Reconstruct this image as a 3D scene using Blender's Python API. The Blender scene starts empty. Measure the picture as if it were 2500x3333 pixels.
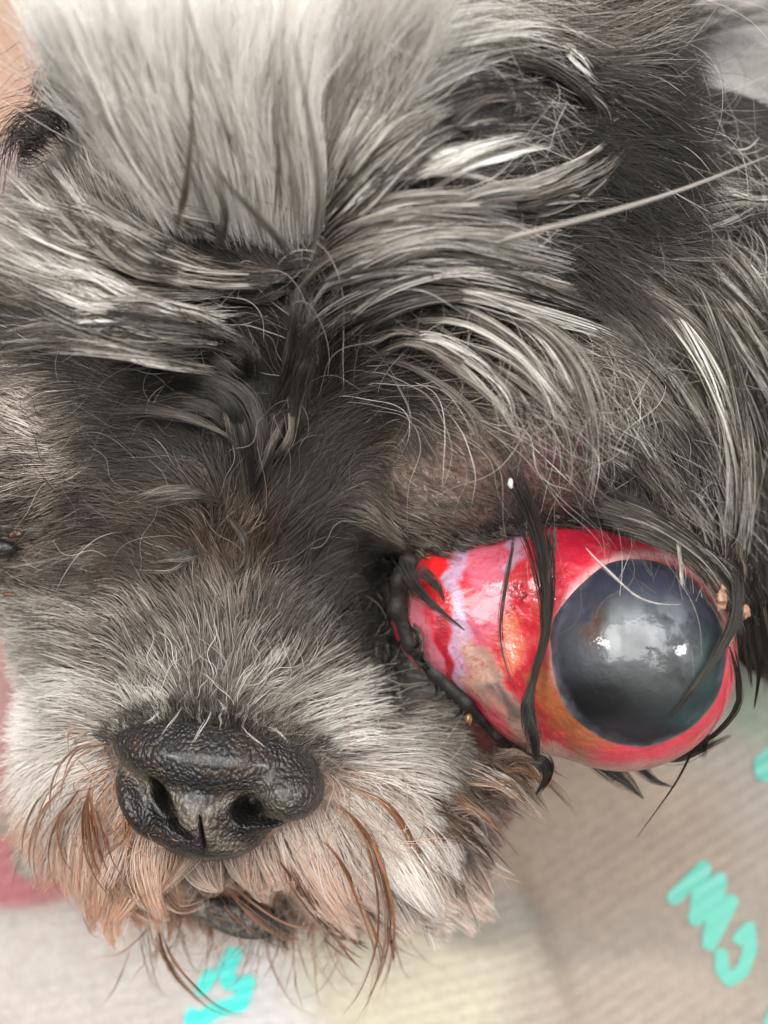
import bpy, math
import numpy as np
from mathutils import Vector, kdtree

# ------------------------------------------------------------------ camera, world, lamps, exposure
CM = 0.01                                   # modelled in centimetres, stored in metres
CAM_H, REF, PXCM = 20.0, 5.0, 284.0         # camera 20 cm above the mat
sc = bpy.context.scene
col = sc.collection
cam = bpy.data.cameras.new('camera'); camo = bpy.data.objects.new('camera', cam); col.objects.link(camo)
camo.location = (0, 0, CAM_H*CM)
cam.sensor_fit = 'VERTICAL'; cam.sensor_height = 36.0
cam.lens = 36.0*(CAM_H-REF)/(3333/PXCM)
cam.clip_start = 0.005; cam.clip_end = 10
cam.dof.use_dof = True; cam.dof.focus_distance = 0.1435; cam.dof.aperture_fstop = 17
sc.camera = camo
w = bpy.data.worlds.new('World'); sc.world = w; w.use_nodes = True
w.node_tree.nodes['Background'].inputs[0].default_value = (0.93, 0.96, 1.0, 1)
w.node_tree.nodes['Background'].inputs[1].default_value = 0.06
def area(name, loc, target, sx, sy, power, color):
    L = bpy.data.lights.new(name, 'AREA'); L.shape = 'RECTANGLE'; L.size = sx; L.size_y = sy
    L.energy = power; L.color = color
    o = bpy.data.objects.new(name, L); col.objects.link(o); o.location = loc
    o.rotation_euler = (Vector(target)-Vector(loc)).to_track_quat('-Z', 'Y').to_euler()
area('ceiling_lamp', (0.02, 0.36, 1.20), (0, 0, 0.05), 1.5, 0.9, 35, (1.0, 0.985, 0.965))
area('window_light', (0.85, 0.10, 0.70), (0, 0, 0.05), 0.12, 0.30, 4.5, (0.95, 0.98, 1.0))
area('side_lamp', (-0.62, 0.30, 0.95), (0, 0, 0.05), 0.10, 0.22, 4, (1.0, 0.95, 0.90))
sc.view_settings.view_transform = 'Standard'; sc.view_settings.look = 'None'
sc.view_settings.gamma = 1; sc.view_settings.exposure = 0.22
sc.cycles.use_denoising = True
sc.cycles.max_bounces = 9; sc.cycles.diffuse_bounces = 7; sc.cycles.glossy_bounces = 4
sc.cycles.transmission_bounces = 5
sc.cycles.use_adaptive_sampling = True; sc.cycles.adaptive_threshold = 0.04
sc.cycles.sample_clamp_indirect = 6.0

rng = np.random.default_rng(7)

# ------------------------------------------------------------------ helpers
def P(px, py, z):                           # photograph pixel + height above the mat (cm) -> point in cm
    px, py, z = np.broadcast_arrays(np.asarray(px, float), np.asarray(py, float), np.asarray(z, float))
    k = (CAM_H-z)/(CAM_H-REF)/PXCM
    return np.stack([(px-1250)*k, (1666.5-py)*k, z], -1)
def to_px(p):
    k = (CAM_H-REF)*PXCM/np.maximum(CAM_H-p[..., 2], 2.0)
    return 1250+p[..., 0]*k, 1666.5-p[..., 1]*k
def S(a, b, x):
    t = np.clip((x-a)/(b-a), 0, 1); return t*t*(3-2*t)
_tex = np.random.default_rng(3).random((64, 64, 64)).astype(np.float32)
def vnoise(p):
    p = np.asarray(p, float); i = np.floor(p).astype(int); f = p-i; f = f*f*(3-2*f)
    out = 0
    for a in (0, 1):
        for b in (0, 1):
            for c in (0, 1):
                wgt = (f[..., 0] if a else 1-f[..., 0])*(f[..., 1] if b else 1-f[..., 1])*(f[..., 2] if c else 1-f[..., 2])
                out = out+wgt*_tex[(i[..., 0]+a) % 64, (i[..., 1]+b) % 64, (i[..., 2]+c) % 64]
    return out
def fbm(p, oct=4):
    p = np.asarray(p, float); s = 0; a = .5; n = 0
    for k in range(oct):
        s = s+a*vnoise(p*2**k+17.3*k); n += a; a *= .5
    return s/n
def lerp(a, b, t):
    t = np.asarray(t)[..., None]; return a*(1-t)+b*t
def seg_dist(px, py, pts):                  # distance in px to a polyline
    d = np.full(np.shape(px), 1e9)
    for (ax, ay), (bx, by) in zip(pts[:-1], pts[1:]):
        vx, vy = bx-ax, by-ay
        t = np.clip(((px-ax)*vx+(py-ay)*vy)/(vx*vx+vy*vy+1e-9), 0, 1)
        d = np.minimum(d, np.hypot(px-ax-t*vx, py-ay-t*vy))
    return d
def ell(p, c, r, rz=0.0):
    d = p-np.asarray(c)
    if rz:
        ca, sa = math.cos(math.radians(rz)), math.sin(math.radians(rz))
        d = np.stack([d[..., 0]*ca+d[..., 1]*sa, -d[..., 0]*sa+d[..., 1]*ca, d[..., 2]], -1)
    r = np.asarray(r, float)
    k0 = np.sqrt(((d/r)**2).sum(-1)); k1 = np.sqrt(((d/r**2)**2).sum(-1))
    return k0*(k0-1)/np.maximum(k1, 1e-6)
def smin(a, b, k):
    h = np.maximum(k-np.abs(a-b), 0)/k; return np.minimum(a, b)-h*h*k*.25
def smax(a, b, k): return -smin(-a, -b, k)

class Grid:
    def __init__(s, lo, hi, h, f):
        s.lo = np.array(lo, float); s.h = h
        n = np.ceil((np.array(hi)-s.lo)/h).astype(int)+1; s.n = n
        ax = [s.lo[i]+h*np.arange(n[i]) for i in range(3)]
        s.v = np.empty(n, np.float32)
        yy, zz = np.meshgrid(ax[1], ax[2], indexing='ij')
        for i in range(0, n[0], 8):
            xs = ax[0][i:i+8]
            p = np.stack(np.broadcast_arrays(xs[:, None, None], yy[None], zz[None]), -1)
            s.v[i:i+8] = f(p)
    def __call__(s, p):
        q = (p-s.lo)/s.h; q = np.clip(q, 0, np.array(s.n)-1.001); i = q.astype(int); f = q-i; out = 0
        for a in (0, 1):
            for b in (0, 1):
                for c in (0, 1):
                    wgt = (f[..., 0] if a else 1-f[..., 0])*(f[..., 1] if b else 1-f[..., 1])*(f[..., 2] if c else 1-f[..., 2])
                    out = out+wgt*s.v[i[..., 0]+a, i[..., 1]+b, i[..., 2]+c]
        return out
    def grad(s, p, e=None):
        e = e or s.h
        g = np.stack([s(p+np.eye(3)[k]*e)-s(p-np.eye(3)[k]*e) for k in range(3)], -1)
        return g/np.maximum(np.linalg.norm(g, axis=-1, keepdims=True), 1e-9)
    def mesh(s):                            # naive surface nets
        v = s.v; neg = v < 0; nx, ny, nz = v.shape
        cnt = np.zeros((nx-1, ny-1, nz-1), np.float32); acc = np.zeros((nx-1, ny-1, nz-1, 3), np.float32)
        for ax in range(3):
            sl0 = [slice(None)]*3; sl1 = [slice(None)]*3; sl0[ax] = slice(0, -1); sl1[ax] = slice(1, None)
            a, b = v[tuple(sl0)], v[tuple(sl1)]; cr = neg[tuple(sl0)] != neg[tuple(sl1)]
            t = np.where(cr, a/np.where(cr, a-b, 1), 0)
            o = [k for k in range(3) if k != ax]
            for d0 in (0, 1):
                for d1 in (0, 1):
                    sl = [slice(None)]*3
                    sl[o[0]] = slice(d0, v.shape[o[0]]-1+d0); sl[o[1]] = slice(d1, v.shape[o[1]]-1+d1)
                    c = cr[tuple(sl)]; cnt += c
                    acc[..., ax] += np.where(c, t[tuple(sl)], 0); acc[..., o[0]] += c*d0; acc[..., o[1]] += c*d1
        m = cnt > 0; idx = np.full(cnt.shape, -1, np.int64); idx[m] = np.arange(m.sum())
        vs = (np.argwhere(m)+acc[m]/cnt[m][:, None])*s.h+s.lo
        quads = []
        for ax in range(3):
            sl0 = [slice(1, -1)]*3; sl1 = [slice(1, -1)]*3; sl0[ax] = slice(0, -1); sl1[ax] = slice(1, None)
            A, B = neg[tuple(sl0)], neg[tuple(sl1)]
            for flip in (False, True):
                e = np.argwhere((A & ~B) if not flip else (~A & B))
                off = np.ones(3, int); off[ax] = 0; e = e+off
                o = [(ax+1) % 3, (ax+2) % 3]
                def cell(d0, d1):
                    q = e.copy(); q[:, o[0]] -= d0; q[:, o[1]] -= d1; return idx[q[:, 0], q[:, 1], q[:, 2]]
                q = np.stack([cell(0, 0), cell(1, 0), cell(1, 1), cell(0, 1)], -1)
                quads.append(q[:, ::-1] if flip else q)
        return vs, np.concatenate(quads)

def make_mesh(name, vs, faces, mat, parent=None, vcol=None, smooth=True):
    me = bpy.data.meshes.new(name); vs = np.asarray(vs)*CM; faces = np.asarray(faces)
    n = faces.shape[1]
    me.vertices.add(len(vs)); me.vertices.foreach_set('co', vs.astype(np.float32).ravel())
    me.loops.add(faces.size); me.loops.foreach_set('vertex_index', faces.ravel().astype(np.int32))
    me.polygons.add(len(faces)); me.polygons.foreach_set('loop_start', np.arange(0, faces.size, n, dtype=np.int32))
    me.polygons.foreach_set('use_smooth', np.full(len(faces), smooth))
    me.update(calc_edges=True); me.validate()
    if vcol is not None:
        a = me.attributes.new('tint', 'FLOAT_COLOR', 'POINT')
        a.data.foreach_set('color', np.concatenate([vcol, np.ones((len(vcol), 1))], 1).astype(np.float32).ravel())
    o = bpy.data.objects.new(name, me); col.objects.link(o); me.materials.append(mat)
    if parent: o.parent = parent
    return o

def make_hair(name, pts, rad, cols, mat, parent):
    n, k, _ = pts.shape
    c = bpy.data.hair_curves.new(name); c.add_curves([k]*n)
    c.attributes['position'].data.foreach_set('vector', (pts*CM).astype(np.float32).ravel())
    ra = c.attributes.get('radius') or c.attributes.new('radius', 'FLOAT', 'POINT')
    ra.data.foreach_set('value', (rad*CM).astype(np.float32).ravel())
    a = c.attributes.new('tint', 'FLOAT_COLOR', 'POINT')
    a.data.foreach_set('color', np.concatenate([cols, np.ones((n, k, 1))], 2).astype(np.float32).ravel())
    c.materials.append(mat)
    o = bpy.data.objects.new(name, c); col.objects.link(o); o.parent = parent
    return o

# ------------------------------------------------------------------ materials
def newmat(name):
    m = bpy.data.materials.new(name); m.use_nodes = True; nt = m.node_tree
    return m, nt, nt.nodes['Principled BSDF']
def attr_node(nt, name='tint'):
    a = nt.nodes.new('ShaderNodeAttribute'); a.attribute_name = name; return a
def skin_mat(name, rough, coat, bump_scale, bump_dist, kind='noise', sss=0.0, coat_rough=.08, spec=.5, mottling=.25):
    m, nt, b = newmat(name); a = attr_node(nt)
    tc = nt.nodes.new('ShaderNodeTexCoord')
    no = nt.nodes.new('ShaderNodeTexNoise'); no.inputs['Scale'].default_value = bump_scale*.35; no.inputs['Detail'].default_value = 6
    nt.links.new(tc.outputs['Object'], no.inputs['Vector'])
    mr = nt.nodes.new('ShaderNodeMapRange'); mr.inputs['To Min'].default_value = 1-mottling; mr.inputs['To Max'].default_value = 1+mottling
    mr.inputs['From Min'].default_value = .3; mr.inputs['From Max'].default_value = .7
    nt.links.new(no.outputs[0], mr.inputs['Value'])
    mx = nt.nodes.new('ShaderNodeVectorMath'); mx.operation = 'SCALE'
    nt.links.new(a.outputs['Color'], mx.inputs[0]); nt.links.new(mr.outputs[0], mx.inputs['Scale'])
    nt.links.new(mx.outputs[0], b.inputs['Base Color'])
    if kind == 'voronoi':
        t = nt.nodes.new('ShaderNodeTexVoronoi'); t.feature = 'SMOOTH_F1'; t.inputs['Scale'].default_value = bump_scale
        t.inputs['Smoothness'].default_value = .35
        wv = nt.nodes.new('ShaderNodeVectorMath'); wv.operation = 'MULTIPLY'; wv.inputs[1].default_value = (1.0, .8, .8)
        dn = nt.nodes.new('ShaderNodeTexNoise'); dn.inputs['Scale'].default_value = 420; dn.inputs['Detail'].default_value = 3; nt.links.new(tc.outputs['Object'], dn.inputs['Vector'])
        ad = nt.nodes.new('ShaderNodeVectorMath'); ad.operation = 'MULTIPLY_ADD'; ad.inputs[1].default_value = (.0016,)*3
        nt.links.new(dn.outputs['Color'], ad.inputs[0]); nt.links.new(tc.outputs['Object'], ad.inputs[2])
        nt.links.new(ad.outputs[0], wv.inputs[0]); nt.links.new(wv.outputs[0], t.inputs['Vector'])
        inv = nt.nodes.new('ShaderNodeMath'); inv.operation = 'SUBTRACT'; inv.inputs[0].default_value = 1
        nt.links.new(t.outputs['Distance'], inv.inputs[1]); src = inv.outputs[0]
    else:
        t = nt.nodes.new('ShaderNodeTexNoise'); t.inputs['Scale'].default_value = bump_scale; t.inputs['Detail'].default_value = 4
        nt.links.new(tc.outputs['Object'], t.inputs['Vector']); src = t.outputs[0]
    bp = nt.nodes.new('ShaderNodeBump'); bp.inputs['Distance'].default_value = bump_dist; bp.inputs['Strength'].default_value = 1
    nt.links.new(src, bp.inputs['Height']); nt.links.new(bp.outputs[0], b.inputs['Normal'])
    b.inputs['Roughness'].default_value = rough; b.inputs['Coat Weight'].default_value = coat
    b.inputs['Coat Roughness'].default_value = coat_rough; b.inputs['Specular IOR Level'].default_value = spec
    if coat and kind != 'voronoi':
        bp2 = nt.nodes.new('ShaderNodeBump'); bp2.inputs['Distance'].default_value = bump_dist*.8
        nt.links.new(src, bp2.inputs['Height']); nt.links.new(bp2.outputs[0], b.inputs['Coat Normal'])
    if sss:
        b.inputs['Subsurface Weight'].default_value = sss; b.inputs['Subsurface Radius'].default_value = (1, .35, .25)
        b.inputs['Subsurface Scale'].default_value = .0015
    return m
def hair_mat(name, rough, spec, trans):
    m = bpy.data.materials.new(name); m.use_nodes = True; nt = m.node_tree; nt.nodes.clear(); N = nt.nodes.new; L = nt.links.new
    out = N('ShaderNodeOutputMaterial'); a = attr_node(nt)
    d = N('ShaderNodeBsdfDiffuse'); tr = N('ShaderNodeBsdfTranslucent'); h = N('ShaderNodeBsdfHair'); h.component = 'Reflection'
    L(a.outputs['Color'], d.inputs['Color']); L(a.outputs['Color'], tr.inputs['Color'])
    sc_ = N('ShaderNodeMixRGB'); sc_.inputs[0].default_value = .45; sc_.inputs[1].default_value = (1, .97, .93, 1); L(a.outputs['Color'], sc_.inputs[2]); L(sc_.outputs[0], h.inputs['Color'])
    h.inputs['RoughnessU'].default_value = rough; h.inputs['RoughnessV'].default_value = 1.0; h.inputs['Offset'].default_value = math.radians(-3)
    m1 = N('ShaderNodeMixShader'); m1.inputs[0].default_value = trans; L(d.outputs[0], m1.inputs[1]); L(tr.outputs[0], m1.inputs[2])
    m2 = N('ShaderNodeMixShader'); m2.inputs[0].default_value = spec; L(m1.outputs[0], m2.inputs[1]); L(h.outputs[0], m2.inputs[2])
    L(m2.outputs[0], out.inputs['Surface'])
    return m
M_FUR = hair_mat('dry_fur', .22, .085, .25)
M_WET = hair_mat('wet_fur', .12, .055, .05)
M_SKIN = skin_mat('dog_skin', .50, .30, 700, .0009, 'noise', .1, .25)
M_NOSE = skin_mat('nose_leather', .48, .28, 2300, .00042, 'voronoi', 0, .2, .5, .2)
M_EYE = skin_mat('wet_conjunctiva', .42, .6, 620, .00034, 'noise', .4, .045, .5, .12)
M_CORNEA = skin_mat('cloudy_cornea', .45, .55, 520, .00016, 'noise', 0, .07, .3, .15)
M_MAT = skin_mat('printed_ribbed_mat', .55, .0, 2600, .00004, 'noise', 0, .2, .4, .10)

# ------------------------------------------------------------------ the mat (setting)
def mat_print(px, py):
    c = np.zeros(np.shape(px)+(3,)); c[:] = (.50, .44, .37)
    nz = fbm(np.stack([px/260, py/260, 0*px], -1), 4)-.5
    def blot(x, y, rx, ry, cc, k=1.0, soft=.35):
        nonlocal c
        d = np.hypot((px-x)/rx, (py-y)/ry)+nz*.5
        c = lerp(c, np.array(cc), (1-S(1-soft, 1+soft, d))*k)
    blot(250, 3250, 700, 330, (.80, .72, .66))
    blot(950, 3300, 300, 260, (.95, .92, .90))
    blot(1350, 3150, 380, 330, (.88, .79, .60))
    blot(1850, 2700, 480, 330, (.58, .42, .31), .9)
    blot(2150, 3000, 500, 420, (.36, .29, .23), .55)
    blot(2050, 3250, 420, 130, (.62, .50, .40), .6)
    blot(1580, 2980, 200, 110, (.38, .34, .28), .8)
    blot(2480, 2300, 120, 130, (.30, .42, .30), .6)
    blot(2480, 150, 480, 480, (.52, .51, .47))
    blot(60, 250, 480, 430, (.63, .37, .25))
    blot(-60, 620, 260, 170, (.50, .34, .34))
    blot(0, 2050, 240, 260, (.70, .41, .32))
    blot(-40, 2400, 220, 240, (.66, .34, .33))
    blot(20, 2840, 230, 120, (.66, .22, .25), 1, .25)
    blot(90, 2790, 50, 70, (.30, .58, .50), .8)
    f = 1+.16*(fbm(np.stack([px/45, py/45, 3+0*px], -1), 3)-.5)
    return c*f[..., None]*.45
def mat_height(X, Y):
    p = np.stack([X, Y, 0*X], -1); px, py = to_px(p)
    warp = 16*(fbm(np.stack([px/500, py/500, 5+0*px], -1), 2)-.5)
    th1, th2, th3 = math.radians(14), math.radians(33), math.radians(-72)
    def ph(t, sp): return np.sin((px*math.sin(t)+py*math.cos(t)+warp)/sp*2*math.pi)
    fold = 1720+(py-3000)*.35
    wr = S(-60, 60, px-fold)
    rib = ph(th1, 44)*(1-wr)+ph(th2, 46)*wr
    wt = S(-80, 80, (px-1900)-(py)*1.0)*(py < 1400)
    rib = rib*(1-wt)+ph(th3, 40)*wt
    amp = .0055*(.55+.9*fbm(np.stack([px/300, py/300, 9+0*px], -1), 2))
    fade = S(.25, .6, fbm(np.stack([px/380, py/380, 21+0*px], -1), 2))*.7+.3
    crease = -.10*np.exp(-((px-fold)/60)**2)*S(2700, 3000, py)
    return rib*amp*fade+crease+.28*(fbm(np.stack([px/900, py/900, 2+0*px], -1), 2)-.5)
n1, n2 = 520, 620
gx, gy = np.meshgrid(np.linspace(-10.5, 10.5, n1), np.linspace(-12.5, 12.5, n2))
gz = mat_height(gx, gy)
vs = np.stack([gx, gy, gz], -1).reshape(-1, 3)
ii = np.arange(n1*n2).reshape(n2, n1)
q = np.stack([ii[:-1, :-1], ii[:-1, 1:], ii[1:, 1:], ii[1:, :-1]], -1).reshape(-1, 4)
mpx, mpy = to_px(vs)
mat_o = make_mesh('printed_mat', vs, q, M_MAT, None, mat_print(mpx, mpy))
mat_o['kind'] = 'structure'; mat_o['label'] = 'beige ribbed mat with pink and turquoise print'

# turquoise hand-lettering printed on the mat: thin ink strokes that follow the ribs
def ink(name, strokes, colr):
    m, nt, b = newmat('turquoise_ink'); b.inputs['Base Color'].default_value = (*colr, 1); b.inputs['Roughness'].default_value = .45
    for pts, wd in strokes:
        pts = np.array(pts, float); res = []
        for a, bb in zip(pts[:-1], pts[1:]):
            nseg = max(2, int(np.hypot(*(bb-a))/6)); res += [a+(bb-a)*t for t in np.linspace(0, 1, nseg, endpoint=False)]
        res.append(pts[-1]); res = np.array(res)
        lo = res.min(0)-wd-10; hi = res.max(0)+wd+10
        xs = np.arange(lo[0], hi[0], 2.5); ys = np.arange(lo[1], hi[1], 2.5)
        X, Y = np.meshgrid(xs, ys); d = seg_dist(X, Y, [tuple(r) for r in pts])
        X2 = X; Y2 = Y
        inside = d < wd
        cellin = inside[:-1, :-1] & inside[:-1, 1:] & inside[1:, 1:] & inside[1:, :-1]
        k = np.arange(X.size).reshape(X.shape)
        qq = np.stack([k[:-1, :-1], k[1:, :-1], k[1:, 1:], k[:-1, 1:]], -1)[cellin]
        used = np.unique(qq); re = np.full(X.size, -1); re[used] = np.arange(len(used)); qq = re[qq]
        p = P(X2.ravel()[used], Y2.ravel()[used], 0.0); p[:, 2] = mat_height(p[:, 0], p[:, 1])+.03
        make_mesh(name, p, qq, m, mat_o)
zr = lambda pts: [(1250+x*.7535, 2222+y*.7535) for x, y in pts]
zl = lambda pts: [(x*.7535, 2222+y*.7535) for x, y in pts]
TURQ = (.085, .33, .26)
ink('ink_letter', [(zr([(1258, 930), (1383, 805), (1350, 1020), (1452, 856), (1408, 1125), (1500, 950)]), 27),
                   (zr([(1535, 1105), (1578, 1062), (1580, 1150), (1545, 1245), (1490, 1280), (1457, 1235), (1457, 1175)]), 24),
                   (zr([(1690, 300), (1630, 350), (1640, 395), (1700, 405)]), 26), (zr([(1690, 1400), (1650, 1520)]), 26)], TURQ)
ink('ink_letter', [(zl([(1010, 1180), (975, 1240), (990, 1300)]), 30), (zl([(905, 1270), (870, 1330)]), 26),
                   (zl([(1065, 1300), (1035, 1390), (930, 1420), (850, 1470)]), 30), (zl([(830, 1440), (820, 1500)]), 26)], (.06, .52, .46))

# ------------------------------------------------------------------ the dog
dog = bpy.data.objects.new('dog', None); col.objects.link(dog)
dog['label'] = 'grey long-haired small dog with one red bulging eye, on the printed mat'
dog['category'] = 'dog'

# --- eyeball
GC, GR = P(2015, 2130, 5.1), 1.31
def eye_sdf(p):
    d = ell(p, GC, (GR, GR, GR))
    d = smin(d, ell(p, P(1545, 2005, 4.75), (1.0, .90, .95), -18), .35)
    d = smin(d, ell(p, P(1700, 2220, 4.8), (.62, .80, .95), 35), .35)
    d = smin(d, ell(p, P(1800, 1900, 4.9), (.9, .75, .95)), .3)
    d = smax(d, -ell(p, P(1452, 2110, 5.75), (.045, .5, .10), 10), .12)          # folds of the swollen conjunctiva
    d = smax(d, -ell(p, P(1580, 2180, 5.78), (.04, .6, .10), 25), .12)
    d = d+.016*np.sin(p[..., 0]*7+p[..., 1]*5+2*np.sin(p[..., 1]*3))*S(.25, -.5, p[..., 0]-1.4)
    return d
# --- head
BL = [  # px, py, z, (rx, ry, rz), rot, k
    (1230, 640, 3.0, (3.6, 3.9, 3.8), 0, .8),
    (1480, 250, 2.4, (2.3, 3.0, 3.2), 0, .8),
    (2180, 980, 1.6, (2.3, 2.8, 2.6), 0, .8),
    (2330, 1650, 1.5, (1.5, 2.2, 1.9), 0, .6),
    (2000, 1500, 2.6, (1.6, 1.8, 2.0), 0, .8),
    (1690, 1400, 4.35, (1.74, 1.26, 1.95), -6, .5),
    (1440, 1600, 4.3, (.95, .80, 1.35), 0, .4),
    (230, 1380, 3.4, (1.7, 1.7, 2.2), 0, .6),
    (760, 1500, 3.4, (2.2, 1.8, 2.3), 0, .7),
    (720, 2150, 3.6, (1.75, 1.5, 1.95), 0, .7),
    (465, 2480, 3.4, (1.10, 1.18, 1.75), 15, .6),
    (1150, 2550, 3.5, (1.70, 1.15, 1.75), -14, .6),
    (690, 2560, 3.6, (1.3, .9, 1.85), 0, .5),
    (780, 2800, 2.2, (.95, .72, 1.0), 0, .4),
    (330, 1880, 2.8, (1.05, 1.25, 2.0), 0, .7),
    (1450, 2150, 2.6, (1.5, 1.6, 1.7), 0, .6),
    (1000, 1450, .9, (3.6, 3.9, 1.6), 0, .8),
]
def head_sdf(p):
    d = None
    for x, y, z, r, rz, k in BL:
        e = ell(p, P(x, y, z), r, rz); d = e if d is None else smin(d, e, k)
    soc = smin(ell(p, P(1420, 2080, 5.3), (.75, .85, 1.0), -40), ell(p, P(1900, 2240, 5.3), (1.45, 1.25, 1.5)), .3)
    d = smax(d, -soc, .25)
    d = smax(d, -ell(p, P(690, 2600, 5.75), (.95, .62, 1.0)), .1)
    return d
HG = Grid((-6.6, -6.6, -.4), (7.0, 8.2, 7.8), .09, head_sdf)
EG = Grid(GC-np.array([3.4, 2.2, 1.9]), GC+np.array([1.7, 2.3, 1.7]), .027, eye_sdf)

def poly_in(px, py, pts):
    r = np.zeros(np.shape(px), bool); n = len(pts)
    for i in range(n):
        (x1, y1), (x2, y2) = pts[i], pts[(i+1) % n]
        c = ((y1 > py) != (y2 > py)) & (px < (x2-x1)*(py-y1)/(y2-y1+1e-9)+x1); r ^= c
    return r
def gs(px, py, x, y, rx, ry=None):
    ry = ry or rx; return np.exp(-(((px-x)/rx)**2+((py-y)/ry)**2))

# head skin colour
def head_tint(px, py, p):
    c = np.zeros((len(px), 3)); c[:] = (.050, .043, .036)
    n = fbm(p*3.2, 4)
    c = lerp(c, np.array((.17, .115, .085)), .95*gs(px, py, 1480, 1540, 330, 230))
    c = lerp(c, np.array((.15, .09, .075)), .9*gs(px, py, 1850, 1500, 300, 200))
    c = lerp(c, np.array((.13, .045, .06)), np.clip(1.3*gs(px, py, 1800, 1330, 260, 200)*S(.40, .60, n), 0, 1))
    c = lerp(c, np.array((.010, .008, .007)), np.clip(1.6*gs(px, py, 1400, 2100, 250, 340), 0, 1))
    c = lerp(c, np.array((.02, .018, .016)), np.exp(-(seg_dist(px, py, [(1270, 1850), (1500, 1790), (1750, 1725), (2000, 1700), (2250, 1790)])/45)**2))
    c = lerp(c, np.array((.32, .20, .15)), .8*np.clip(gs(px, py, 350, 2750, 350, 250)+gs(px, py, 1100, 2700, 420, 220), 0, 1))
    c = lerp(c, np.array((.33, .045, .05)), np.clip(gs(px, py, 1560, 2560, 120, 160), 0, 1)*.8)
    return c*(.65+.7*n)[:, None]
hv, hf = HG.mesh(); hpx, hpy = to_px(hv)
head = make_mesh('head', hv, hf, M_SKIN, dog, head_tint(hpx, hpy, hv))

# eyeball colours
def eye_tint(px, py, p):
    n = fbm(p*2.2+3, 4)-.5; n2 = fbm(p*6+9, 3)-.5; n3 = fbm(p*14+19, 3)-.5
    wx, wy = px+n*150+n2*45, py+n2*60-n*60
    c = np.zeros((len(px), 3)); c[:] = (.46, .012, .032)
    def put(pts, w, cc, k=1.0, soft=.35):
        nonlocal c
        d = seg_dist(wx, wy, pts)/w+n3*.45
        c = lerp(c, np.array(cc), S(1+soft, 1-soft, d)*k)
    c = lerp(c, np.array((.40, .008, .018)), S(.02, .16, n+n2*.4)*.9)
    c = lerp(c, np.array((.62, .10, .14)), S(-.02, -.16, n-n3*.4)*.55)
    put([(1600, 1800), (1620, 1950), (1570, 2060)], 52, (.48, .11, .16), .85, .5)          # pink field
    put([(1539, 1787), (1467, 1889), (1489, 1954), (1525, 2055), (1495, 2120), (1525, 2220)], 32, (.34, .24, .34), .9, .5)
    put([(1690, 1745), (1684, 1800), (1660, 1850)], 26, (.34, .24, .33), .8, .5)
    put([(1720, 1880), (1730, 2040)], 36, (.48, .008, .02), .85, .4)
    put([(1430, 1815), (1410, 1900), (1450, 1990)], 36, (.56, .012, .012), 1, .3)
    put([(1320, 1960), (1350, 2060), (1410, 2150)], 42, (.36, .11, .14), .95, .4)
    put([(1440, 2010), (1450, 2110), (1480, 2215)], 23, (.26, .004, .012), 1, .35)
    put([(1690, 2010), (1705, 2090), (1680, 2160)], 24, (.66, .22, .10), .6, .9)
    put([(1760, 1990), (1770, 2080)], 18, (.62, .12, .06), .45, .9)
    put([(1850, 1750), (2000, 1740), (2150, 1770)], 55, (.34, .008, .030), .85, .8)
    put([(1565, 2110), (1620, 2260), (1690, 2400)], 46, (.34, .22, .17), .95, .5)
    put([(1610, 2235), (1655, 2330)], 26, (.085, .072, .072), .85, .7)
    put([(1815, 2200), (1840, 2320), (1920, 2410)], 62, (.25, .085, .028), .95, .6)
    put([(1900, 2400), (1960, 2430)], 30, (.36, .12, .05), .8, .6)
    put([(1750, 2420), (1840, 2480), (1960, 2512), (2060, 2505)], 26, (.60, .34, .28), .8, .6)
    c = lerp(c, np.array((.60, .065, .085)), np.exp(-(seg_dist(px, py, [(1960, 2470), (2150, 2440), (2290, 2320), (2370, 2150), (2385, 1990)])/48)**2)*.95)
    e = np.hypot((px-2092)/292, (py-2128)/322)+n2*.03
    c = lerp(c, np.array((.55, .33, .33)), np.exp(-((e-1.0)/.05)**2)*.8*S(2330, 2050, py+.35*(px-1850)))
    v = np.abs(fbm(p*np.array([3.0, 5.0, 4.0])+31, 4)-.5); c = lerp(c, np.array((.30, .004, .012)), np.clip(1-v/.016, 0, 1)*.6*S(2450, 2250, py))
    v = np.abs(fbm(p*np.array([8.0, 6.0, 6.0])+61, 3)-.5); c = lerp(c, np.array((.34, .01, .02)), np.clip(1-v/.014, 0, 1)*.45*S(2500, 2300, py))
    return c
ev, ef = EG.mesh(); epx, epy = to_px(ev)
eye = make_mesh('eyeball', ev, ef, M_EYE, dog, eye_tint(epx, epy, ev)); eye['label'] = 'red swollen eyeball bulging out of its socket'
# cornea: a bulging cap on the globe
axis = P(2106, 2114, 6.35)-GC; axis /= np.linalg.norm(axis)
ux = np.cross((0, 1, 0), axis); ux /= np.linalg.norm(ux); uy = np.cross(axis, ux)
nr, na = 60, 128; TH = math.radians(48.5)
rr, aa = np.meshgrid(np.linspace(0, 1, nr), np.arange(na)/na*2*math.pi, indexing='ij')
th = rr*TH*(1+.08*np.abs(np.sin(aa))+.012*np.sin(3*aa+1)+.008*np.sin(7*aa)+.005*np.sin(13*aa+2))
R = GR-.016+.12*(1-rr**2.4)+.012*S(1, .9, rr)+.012*rr*np.sin(2*aa+.6)*(1-rr)*4*.5+.006*np.sin(rr*9+aa*2)*(1-rr)
dirv = np.sin(th)[..., None]*(np.cos(aa)[..., None]*ux+np.sin(aa)[..., None]*uy)+np.cos(th)[..., None]*axis
cv = (GC+dirv*R[..., None]).reshape(-1, 3)
ki = np.arange(nr*na).reshape(nr, na)
cq = np.stack([ki[:-1], ki[1:], np.roll(ki[1:], -1, 1), np.roll(ki[:-1], -1, 1)], -1).reshape(-1, 4)
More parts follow.
